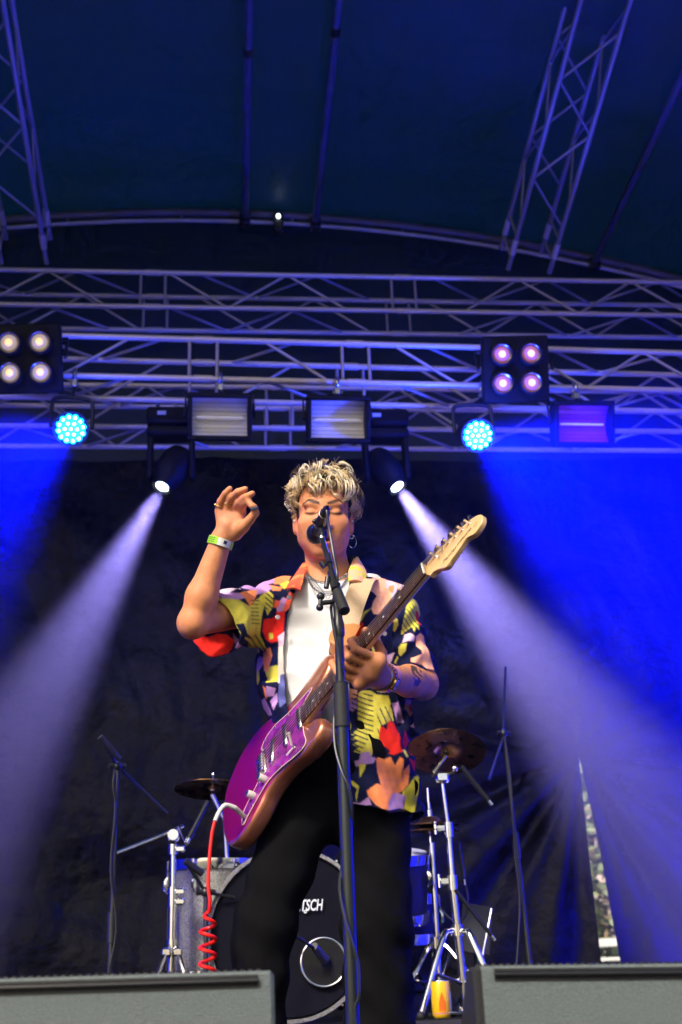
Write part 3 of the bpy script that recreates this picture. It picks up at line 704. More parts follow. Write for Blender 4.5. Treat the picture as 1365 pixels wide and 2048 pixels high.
def polygonize(field, lo, hi, h, post=None, B=14, slack=1.7):
    lo = np.asarray(lo, float); n = np.ceil((np.asarray(hi)-lo)/h).astype(int)+1
    n = ((n+B-1)//B)*B; val = np.full(n, 9.0, np.float32)
    f = lambda p, bc=None, br=0: field(p, bc, br) if post is None else post(p, field(p, bc, br))
    nb = n//B; bi = np.stack(np.meshgrid(*[np.arange(k) for k in nb], indexing='ij'), -1).reshape(-1, 3)
    cen = lo+(bi*B+(B-1)/2)*h; dc = f(cen); rad = h*B*.87
    loc = np.stack(np.meshgrid(*[np.arange(B)]*3, indexing='ij'), -1).reshape(-1, 3)
    for b, c, d in zip(bi, cen, dc):
        i, j, k = b*B
        if abs(d) > rad*slack+.012:
            if d < 0: val[i:i+B, j:j+B, k:k+B] = -9
            continue
        val[i:i+B, j:j+B, k:k+B] = f(lo+(b*B+loc)*h, c, rad).reshape(B, B, B)
    ins = val < 0
    m = np.zeros(n-1, np.uint8)
    for dx in (0, 1):
        for dy in (0, 1):
            for dz in (0, 1): m += ins[dx:n[0]-1+dx, dy:n[1]-1+dy, dz:n[2]-1+dz]
    act = np.argwhere((m > 0) & (m < 8))
    cv = {(dx, dy, dz): val[act[:, 0]+dx, act[:, 1]+dy, act[:, 2]+dz] for dx in (0, 1) for dy in (0, 1) for dz in (0, 1)}
    acc = np.zeros((len(act), 3)); cnt = np.zeros(len(act))
    for ax in range(3):
        o1, o2 = (ax+1) % 3, (ax+2) % 3
        for i in (0, 1):
            for j in (0, 1):
                a = [0, 0, 0]; a[o1] = i; a[o2] = j; b = list(a); b[ax] = 1
                va, vb = cv[tuple(a)], cv[tuple(b)]; cr = (va < 0) != (vb < 0)
                t = np.where(cr, va/(va-vb+1e-20), 0)
                q = np.zeros((len(act), 3)); q[:, o1] = i; q[:, o2] = j; q[:, ax] = t
                acc[cr] += q[cr]; cnt[cr] += 1
    vert = lo+(act+acc/cnt[:, None])*h
    ids = np.full(n-1, -1, np.int32); ids[act[:, 0], act[:, 1], act[:, 2]] = np.arange(len(act))
    quads = []
    for ax in range(3):
        sl0 = [slice(None)]*3; sl1 = [slice(None)]*3; sl0[ax] = slice(0, -1); sl1[ax] = slice(1, None)
        A, Bq = ins[tuple(sl0)], ins[tuple(sl1)]; e = np.argwhere(A != Bq); o1, o2 = (ax+1) % 3, (ax+2) % 3
        e = e[(e[:, o1] > 0) & (e[:, o2] > 0) & (e[:, o1] < n[o1]-1) & (e[:, o2] < n[o2]-1)]
        fl = A[e[:, 0], e[:, 1], e[:, 2]]
        c = []
        for (i, j) in ((-1, -1), (0, -1), (0, 0), (-1, 0)):
            g = e.copy(); g[:, o1] += i; g[:, o2] += j; c.append(ids[g[:, 0], g[:, 1], g[:, 2]])
        q = np.stack(c, 1); q[~fl] = q[~fl][:, ::-1]; quads.append(q)
    q = np.concatenate(quads); q = q[(q >= 0).all(1)]
    return vert, q
def relax(v, q, it=1, lam=.5):
    for _ in range(it):
        s = np.zeros_like(v); c = np.zeros(len(v))
        for a, b in ((0, 1), (1, 2), (2, 3), (3, 0)):
            np.add.at(s, q[:, a], v[q[:, b]]); np.add.at(c, q[:, a], 1); np.add.at(s, q[:, b], v[q[:, a]]); np.add.at(c, q[:, b], 1)
        v = v+lam*(s/np.maximum(c, 1)[:, None]-v)
    return v
def field_mesh(name, v, q, col=None, attr='col'):
    me = bpy.data.meshes.new(name); me.vertices.add(len(v)); me.vertices.foreach_set('co', v.astype(np.float32).ravel())
    me.loops.add(len(q)*4); me.loops.foreach_set('vertex_index', q.astype(np.int32).ravel())
    me.polygons.add(len(q)); me.polygons.foreach_set('loop_start', np.arange(0, len(q)*4, 4, dtype=np.int32))
    me.update(calc_edges=True); me.validate()
    me.polygons.foreach_set('use_smooth', np.ones(len(me.polygons), bool))
    if col is not None:
        a = me.color_attributes.new(attr, 'FLOAT_COLOR', 'POINT')
        a.data.foreach_set('color', np.concatenate([col, np.ones((len(v), 1))], 1).astype(np.float32).ravel())
    return me
def inpoly(x, y, poly):
    poly = np.asarray(poly, float); r = np.zeros(len(x), bool); j = len(poly)-1
    for i in range(len(poly)):
        xi, yi = poly[i]; xj, yj = poly[j]
        c = ((yi > y) != (yj > y)) & (x < (xj-xi)*(y-yi)/(yj-yi+1e-12)+xi); r ^= c; j = i
    return r
def srgb(r, g, b):
    f = lambda c: (c/255/12.92 if c/255 <= .04045 else ((c/255+.055)/1.055)**2.4); return (f(r), f(g), f(b))
def vnoise(p, s, seed=0):
    """cheap smooth pseudo noise in -1..1"""
    q = p*s; r = 0
    for k, (a, b, c, w_) in enumerate(((1, .7, .3, .5), (-.6, 1.1, .8, .3), (.4, -.9, 1.3, .2), (1.7, .9, -1.1, .18))):
        r = r+w_*np.sin(q[:, 0]*a*(1+k*.4)+q[:, 1]*b*(1+k*.37)+q[:, 2]*c*(1+k*.43)+seed*1.7+k*2.1)
    return r
# ------------------------------------------------------------------ where the guitar is held (surveyed from its frets)
GO = V(.079, 2.888, 1.008)
GA = None
def set_guitar():
    global GA
    u = nrm(V(.548, -.660, .514)); v = V(-.012, -.62, -.784); v = nrm(v-u*(v@u)); n = np.cross(u, v)
    if n[0] > 0: n = -n
    GA = np.array([u, v, n])
set_guitar()
def G(u, v, n): return GO + u*GA[0] + v*GA[1] + n*GA[2]

# ------------------------------------------------------------------ the singer
person = thing('person', 'singer in floral shirt, white tee and black trousers, one hand raised, wearing a guitar', 'person', (.27, 2.98, 0))
# head frame
hf = nrm(V(-.07, -cos(radians(13)), -sin(radians(13))))
hx = nrm(CR-hf*(CR@hf)); hx = nrm(hx*cos(radians(2.0))-np.cross(hf, hx)*0)
hz = np.cross(hf, hx)*-1
if hz[2] < 0: hz = -hz
HM = np.array([hx, hf, hz])               # rows: right, forward, up
eye = P(648, 1023, 2.845); HC = eye-hf*.083
def H(x, y, z): return HC+x*hx+y*hf+z*hz
body = Field()
# skull, face, jaw
body.add([EL(H(0, -.022, .040), (.073, .093, .080), HM), EL(H(0, .018, -.02), (.062, .072, .086), HM)], .03, .0)
body.add([RC(H(-.043, .0, -.060), H(-.011, .062, -.100), .017, .015), RC(H(.043, .0, -.060), H(.011, .062, -.100), .017, .015), RC(H(-.011, .065, -.101), H(.011, .065, -.101), .015, .015)], .015, .034)
body.add([RC(H(-.053, -.01, -.01), H(-.045, .0, -.058), .015, .016), RC(H(.053, -.01, -.01), H(.045, .0, -.058), .015, .016)], .01, .02)
body.add([EL(H(s*.042, .062, -.026), (.024, .018, .020), HM) for s in (-1, 1)], .0, .018)
body.add([EL(H(s*.031, .046, -.050), (.027, .028, .038), HM) for s in (-1, 1)], .0, .03)
body.add([EL(H(0, .072, -.07), (.028, .017, .024), HM)], .0, .014)
body.add([EL(H(s*.024, .073, .022), (.032, .012, .010), HM) for s in (-1, 1)], .01, .018)
body.add([EL(H(s*.031, .098, .0005), (.0175, .015, .0095), HM) for s in (-1, 1)], .0, .009, True)
body.add([EL(H(s*.031, .0735, -.001), (.0145, .0125, .0115), HM) for s in (-1, 1)], .0, .003)
body.add([RC(H(0, .083, .008), H(0, .1045, -.036), .0075, .0105), EL(H(-.0125, .094, -.040), (.009, .009, .007), HM), EL(H(.0125, .094, -.040), (.009, .009, .007), HM)], .006, .009)
body.add([RC(H(-.019, .083, -.066), H(0, .0915, -.0635), .0045, .0065), RC(H(.019, .083, -.066), H(0, .0915, -.0635), .0045, .0065)], .004, .004)
body.add([RC(H(-.017, .083, -.083), H(0, .0895, -.0855), .005, .0075), RC(H(.017, .083, -.083), H(0, .0895, -.0855), .005, .0075)], .004, .005)
body.add([EL(H(0, .094, -.0745), (.018, .016, .0065), HM)], 0, .003, True)
# ears
for s in (-1, 1):
    body.add([EL(H(s*.0725, -.012, -.012), (.010, .019, .031), HM), EL(H(s*.071, -.005, -.036), (.008, .011, .012), HM)], .008, .006)
    body.add([EL(H(s*.0805, -.004, -.008), (.006, .009, .017), HM)], 0, .004, True)
# neck and upper trunk
NB = P(661, 1172, 2.985); SHR = P(546, 1208, 2.975); SHL = P(790, 1212, 2.985)
body.add([RC(H(0, -.028, -.055), NB+V(0, .01, .0), .053, .060)], 0, .022)
body.add([RC(NB+V(-.02, .02, -.03), SHR, .055, .05), RC(NB+V(.02, .02, -.03), SHL, .055, .05), EL(P(668, 1290, 2.985), (.155, .10, .17))], .05, .05)
# his right arm (raised)
ELR = P(387, 1243, 2.79); WRR = P(443, 1080, 2.735)
body.add([RC(SHR, ELR, .047, .036)], 0, .03)
fm = ELR+(WRR-ELR)*.3
body.add([RC(ELR, fm, .033, .0365), RC(fm, WRR, .0365, .0255), EL(ELR+V(-.003, .0, -.012), (.031, .032, .030))], .02, .015)
# his left arm, forearm coming forward to the neck of the guitar
ELL = P(846, 1366, 2.955); WRL = P(762, 1354, 2.70)
body.add([RC(SHL, ELL, .047, .037)], 0, .03)
fm = ELL+(WRL-ELL)*.35
body.add([RC(ELL, fm, .037, .037), RC(fm, WRL, .037, .0255), EL(ELL+V(.004, .012, -.01), (.03, .03, .03))], .02, .015)
# --- raised hand, palm to the viewer
def hp(px, py, d): return P(px, py, WRR[1]-d)
body.add([RC(WRR, hp(456, 1054, .012), .0245, .0255), RC(hp(448, 1056, .008), hp(441, 1026, .016), .017, .0135), RC(hp(457, 1055, .008), hp(454, 1022, .018), .019, .0135), RC(hp(466, 1055, .01), hp(469, 1021, .02), .019, .0135), RC(hp(473, 1056, .012), hp(482, 1025, .022), .018, .0135), RC(hp(470, 1066, .012), hp(486, 1052, .034), .020, .0165)], .008, .012)
def finger(pts, rad, k=.005): body.add([RC(pts[i], pts[i+1], rad[i], rad[i+1]) for i in range(len(pts)-1)], .0025, k)
finger([hp(438, 1021, .018), hp(441, 1003, .034), hp(451, 987, .052), hp(460, 977, .060)], [.0098, .0088, .0080, .0068])
finger([hp(453, 1017, .022), hp(461, 997, .046), hp(476, 984, .070), hp(491, 978, .078)], [.0105, .0095, .0088, .0074])
finger([hp(469, 1017, .024), hp(478, 1004, .052), hp(492, 994, .078), hp(505, 987, .086)], [.0105, .0098, .0088, .0075])
finger([hp(483, 1022, .026), hp(487, 1008, .056), hp(497, 1003, .076), hp(504, 1012, .082)], [.0108, .0098, .0088, .0075])
finger([hp(484, 1056, .032), hp(500, 1040, .050), hp(511, 1026, .066), hp(509, 1014, .078)], [.0150, .0115, .0102, .0082])
# --- fretting hand wrapped round the guitar neck
U0 = .392
body.add([RC(WRL, G(U0+.005, .062, -.035), .0255, .027), RC(G(U0-.033, .064, -.03), G(U0+.035, .062, -.03), .0165, .0185), RC(WRL, G(U0-.03, .064, -.03), .023, .0165), RC(WRL, G(U0+.03, .062, -.033), .023, .019)], .015, .014)
for k, (du, ln) in enumerate(((.038, 1.0), (.0135, 1.08), (-.0115, 1.02), (-.035, .85))):
    u_ = U0+du
    finger([G(u_, .060, -.018), G(u_-.004, .058+.004*ln, .024*ln+.006), G(u_-.008, .030, .038), G(u_-.010, .006, .021)], [.0102, .0093, .0084, .0072], .004)
finger([G(U0+.02, .055, -.045), G(U0+.03, .01, -.052), G(U0+.035, -.025, -.035), G(U0+.036, -.040, -.008)], [.015, .0125, .011, .009], .008)
if 'ONLY' not in globals() or 'body' in ONLY:
    allp = np.array([HC, ELR, WRR, ELL, WRL, SHL, SHR])
    v, q = polygonize(body, (allp[:, 0].min()-.09, 2.50, 1.10), (allp[:, 0].max()+.09, 3.13, 1.84), .0029)
    v = relax(v, q, 1, .35)
    L = (v-HC)@HM.T
    skin = np.array((.63, .245, .105)); col = np.tile(skin, (len(v), 1))
    col *= (1+.07*vnoise(v, 45)+.04*vnoise(v, 160, 3))[:, None]
    def mixc(mask, c): 
        global col
        mask = np.clip(mask, 0, 1)[:, None]; col = col*(1-mask)+np.array(c)*mask
    head = (L[:, 2] > -.13) & (np.abs(L[:, 0]) < .1) & (np.abs(L[:, 1]) < .14)
    g2 = lambda x, y, z, sx, sy, sz: head*np.exp(-((L[:, 0]-x)/sx)**2-((L[:, 1]-y)/sy)**2-((L[:, 2]-z)/sz)**2)
    for s in (-1, 1):
        mixc(.35*g2(s*.04, .075, -.03, .02, .03, .018), (.56, .17, .09))
        mixc(.5*g2(s*.076, -.01, -.015, .02, .03, .035), (.55, .13, .07))
        x = s*L[:, 0]; bz = .0215+.010*np.clip((x-.012)/.03, 0, 1)-.014*np.clip((x-.040)/.018, 0, 1)
        w_ = .0062*np.clip(1.15-np.abs(x-.030)/.030, .15, 1)
        mixc(.95*head*(L[:, 1] > .03)*(x > .010)*(x < .058)*np.exp(-((L[:, 2]-bz)/w_)**4), (.022, .012, .008))
        lz = -.0062+.0035*((x-.031)/.017)**2
        mixc(.95*head*(L[:, 1] > .06)*(np.abs(x-.031) < .0185)*np.exp(-((L[:, 2]-lz)/.0026)**2), (.012, .008, .007))
        mixc(.35*head*(L[:, 1] > .06)*(np.abs(x-.031) < .018)*np.exp(-((L[:, 2]-.0075)/.003)**2), (.25, .09, .05))
    mixc(.3*g2(0, .1, -.036, .014, .02, .01), (.5, .14, .08))
    lip = head*(L[:, 1] > .07)*np.exp(-(L[:, 0]/.021)**6)*np.exp(-((L[:, 2]+.0745)/.0155)**6)
    mixc(.85*lip, (.40, .09, .07))
    mixc(.97*head*(L[:, 1] > .065)*np.exp(-(L[:, 0]/.0165)**6)*np.exp(-((L[:, 2]+.0745)/.0048)**4), (.03, .008, .007))
    stub = head*(L[:, 2] < -.045)*(L[:, 1] > .0)*np.clip((-.045-L[:, 2])/.03, 0, 1)
    mixc(.16*stub*(1-np.clip(lip, 0, 1)), (.12, .075, .06))
    mixc(.95*head*(L[:, 2] > -.02)*(np.abs(L[:, 0]) > .055)*(L[:, 1] < .035)*(L[:, 1] > .008)*np.clip((.012-np.abs(L[:, 1]-.018))/.004, 0, 1), (.012, .009, .008))
    mixc(head*np.clip((L[:, 2]-.055-.4*np.clip(L[:, 1]-.04, -.1, .0)*0)/.01, 0, 1)*(L[:, 1] < .03), (.015, .011, .009))
    mixc(head*(L[:, 1] < -.03)*(L[:, 2] > -.06), (.015, .011, .009))
    # knuckles / palms a little redder
    mixc(.35*np.exp(-(np.linalg.norm(v-hp(462, 1030, .02), axis=1)/.06)**4), (.58, .23, .14))
    # tattoo of a curled leaf on the forearm
    T0 = P(829, 1347, 2.86); px = (v-T0)@CR*820; pz = (v-T0)@CU*820
    sel = (np.linalg.norm(v-T0, axis=1) < .07)&((v-(ELL+(WRL-ELL)*.4))@CF < .0)
    a_ = np.arctan2(pz, px); r_ = np.hypot(px/14.5, pz/21)
    tt = ((np.sin(px*.75+pz*.42+1.8*np.sin(pz*.21)) > .0) & (r_ < 1)) | ((np.hypot((px+4)/5, (pz-13)/5) < 1)) | (np.hypot((px-3)/7, (pz+13)/7) < 1)
    mixc(.93*sel*tt, (.035, .03, .032))
    me = field_mesh('body', v, q, col)
    SKIN = mat('skin', rough=.55, spec=.35, attr='col', bump=(420, .35, 6), var=(70, .10), sss=.10, bumpdist=.0012)
    link('body', me, SKIN, person)
    print('body', len(v))
# ------------------------------------------------------------------ clothes
class GC:
    """garment trunk: ellipse cross-sections stacked by height"""
    def __init__(s, z, cx, rx, cy, ry):
        o = np.argsort(z); s.z, s.cx, s.rx, s.cy, s.ry = [np.asarray(a, float)[o] for a in (z, cx, rx, cy, ry)]
        s.c = V(np.mean(cx), np.mean(cy), (min(z)+max(z))/2); s.R = 1.2
    def at(s, z): return [np.interp(z, s.z, a) for a in (s.cx, s.rx, s.cy, s.ry)]
    def __call__(s, p):
        cx, rx, cy, ry = s.at(p[:, 2]); x = (p[:, 0]-cx)/rx; y = (p[:, 1]-cy)/ry
        k = (np.abs(x)**2.3+np.abs(y)**2.3)**(1/2.3)
        d = (k-1)*np.minimum(rx, ry)
        return np.maximum(d, np.maximum(p[:, 2]-s.z[-1], s.z[0]-p[:, 2]))
def XZ(px, py): q = P(px, py, 2.9); return q[0], q[2]
lev = [(1168, 575, 765, .085), (1200, 545, 790, .105), (1245, 520, 803, .118), (1300, 508, 806, .124), (1360, 514, 805, .122), (1430, 536, 808, .116), (1500, 560, 824, .118), (1560, 566, 836, .122), (1640, 566, 842, .126)]
def trunk(dx, dy, lowcut=None):
    z, cx, rx, cy, ry = [], [], [], [], []
    for (py, a, b, r) in lev:
        A, B = P(a, py, 2.97), P(b, py, 2.97); z.append((A[2]+B[2])/2); cx.append((A[0]+B[0])/2); rx.append((B[0]-A[0])/2+dx); cy.append(2.985); ry.append(r+dy)
    return GC(z, cx, rx, cy, ry)
tk = trunk(0, 0)
zs = lambda py: P(680, py, 2.9)[2]
# --- white tee
tee = Field()
tee.add([trunk(-.028, -.006)], 0, 0)
tee.add([RC(NB+V(-.03, .02, -.035), SHR+V(.02, 0, 0), .062, .062), RC(NB+V(.03, .02, -.035), SHL+V(-.02, 0, 0), .062, .062)], .03, .06)
tee.add([RC(NB+V(.0, -.035, .015), NB+V(0, -.02, .2), .066, .07)], 0, .006, True)
def teepost(p, d):
    x, y, z = p.T
    f = .0085*(np.abs(np.sin((x*.75+z*.62)*34+1.6*np.sin(z*9)+.8*np.sin(x*21)))-.5)*np.clip((1.46-z)/.22, 0, 1)+.006*vnoise(p, 16, 2)
    return np.maximum(d+np.where(y < 2.98, f, 0), zs(1462)-z)
v, q = polygonize(tee, (.0, 2.80, .98), (.58, 3.14, 1.60), .004, teepost)
TEE = mat('white_cotton', (.74, .74, .73), .85, bump=(1500, .25), sheen=.2, bumpdist=.0006)
link('tee_shirt', field_mesh('tee_shirt', relax(v, q, 1), q), TEE, person)
# --- floral shirt
shirt = Field()
shirt.add([trunk(0, .012)], 0, 0)
shirt.add([RC(NB+V(-.02, .02, -.036), SHR, .060, .052), RC(NB+V(.02, .02, -.034), SHL, .062, .057)], .03, .04)
CUR = P(428, 1250, 2.86); CUL = P(834, 1370, 2.955)
aR = nrm(CUR-SHR); aL_ = nrm(CUL-SHL)
shirt.add([RC(SHR+V(.02, 0, 0), CUR+aR*.05, .056, .084)], 0, .04)
shirt.add([RC(SHL+V(-.01, 0, 0), CUL+aL_*.06, .060, .069)], 0, .04)
oz = [zs(y) for y in (1640, 1420, 1380, 1300, 1230, 1185, 1150, 1100)][::1]
oxl = [P(a, y, 2.86)[0] for a, y in ((578, 1640), (577, 1420), (572, 1380), (568, 1300), (577, 1230), (592, 1185), (606, 1150), (620, 1100))]
oxr = [P(a, y, 2.86)[0] for a, y in ((703, 1640), (700, 1420), (699, 1380), (698, 1300), (699, 1230), (700, 1185), (702, 1150), (700, 1100))]
TH = .0062
nRm = nrm(aR+V(0, -.25, -.12)); nLm = nrm(aL_+V(.25, -.2, 0))
def shirtpost(p, d):
    x, y, z = p.T
    # folds: diagonal pulls at the chest, vertical drape below, ring folds on sleeves
    tR = (p-SHR)@aR; tL = (p-SHL)@aL_
    f = .0050*np.sin(x*62+z*30+2*np.sin(z*11))*np.clip((1.36-z)/.2, 0, 1) + .006*vnoise(p, 15, 4)+.003*vnoise(p, 42, 1)
    f = f+.0055*np.sin(tR*85+3*np.sin((z-1.3)*26))*np.clip(tR/.08, 0, 1)*(x < .17)+.0055*np.sin(tL*90+2.5*np.sin(x*40))*np.clip(tL/.05, 0, 1)*(x > .42)
    s = d+f
    sh = np.maximum(s, -(s+TH))
    xl = np.interp(z, oz, oxl); xr = np.interp(z, oz, oxr)
    op = np.maximum(xl-x, x-xr); sh = np.where(y < 2.985, np.maximum(sh, -op), sh)
    hem = zs(1624)+.012*np.sin((x-.2)*22)+.0
    sh = np.maximum(sh, hem-z)
    sh = np.maximum(sh, -RC(NB+V(0, -.02, .0), NB+V(0, -.005, .2), .072, .08)(p))
    rR = np.linalg.norm(p-CUR-nRm*((p-CUR)@nRm)[:, None], axis=1); rL = np.linalg.norm(p-CUL-nLm*((p-CUL)@nLm)[:, None], axis=1)
    cR = (p-CUR)@nRm-.006; cL_ = (p-CUL)@nLm
    off_ = tk(p) > .02
    sh = np.where((rR < .15)&(cR > -.08)&off_, np.maximum(sh, cR), sh); sh = np.where((rL < .13)&(cL_ > -.06)&off_, np.maximum(sh, cL_), sh)
    return sh
slo = (CUR[0]-.10, 2.76, zs(1640)-.02); shi = (SHL[0]+.20, 3.16, NB[2]+.12)
v, q = polygonize(shirt, slo, shi, .0026, shirtpost, slack=2.6)
v = relax(v, q, 1, .4)
print('shirt', len(v))
NAVY = (.006, .008, .045); YEL = srgb(212, 200, 78); YEL2 = srgb(190, 180, 55); COR = srgb(243, 140, 88); PEA = srgb(247, 176, 142); LAV = srgb(188, 142, 205); RED = srgb(226, 42, 34); LIL = srgb(228, 190, 215); CRM = srgb(225, 215, 205); SAL = srgb(232, 96, 70)
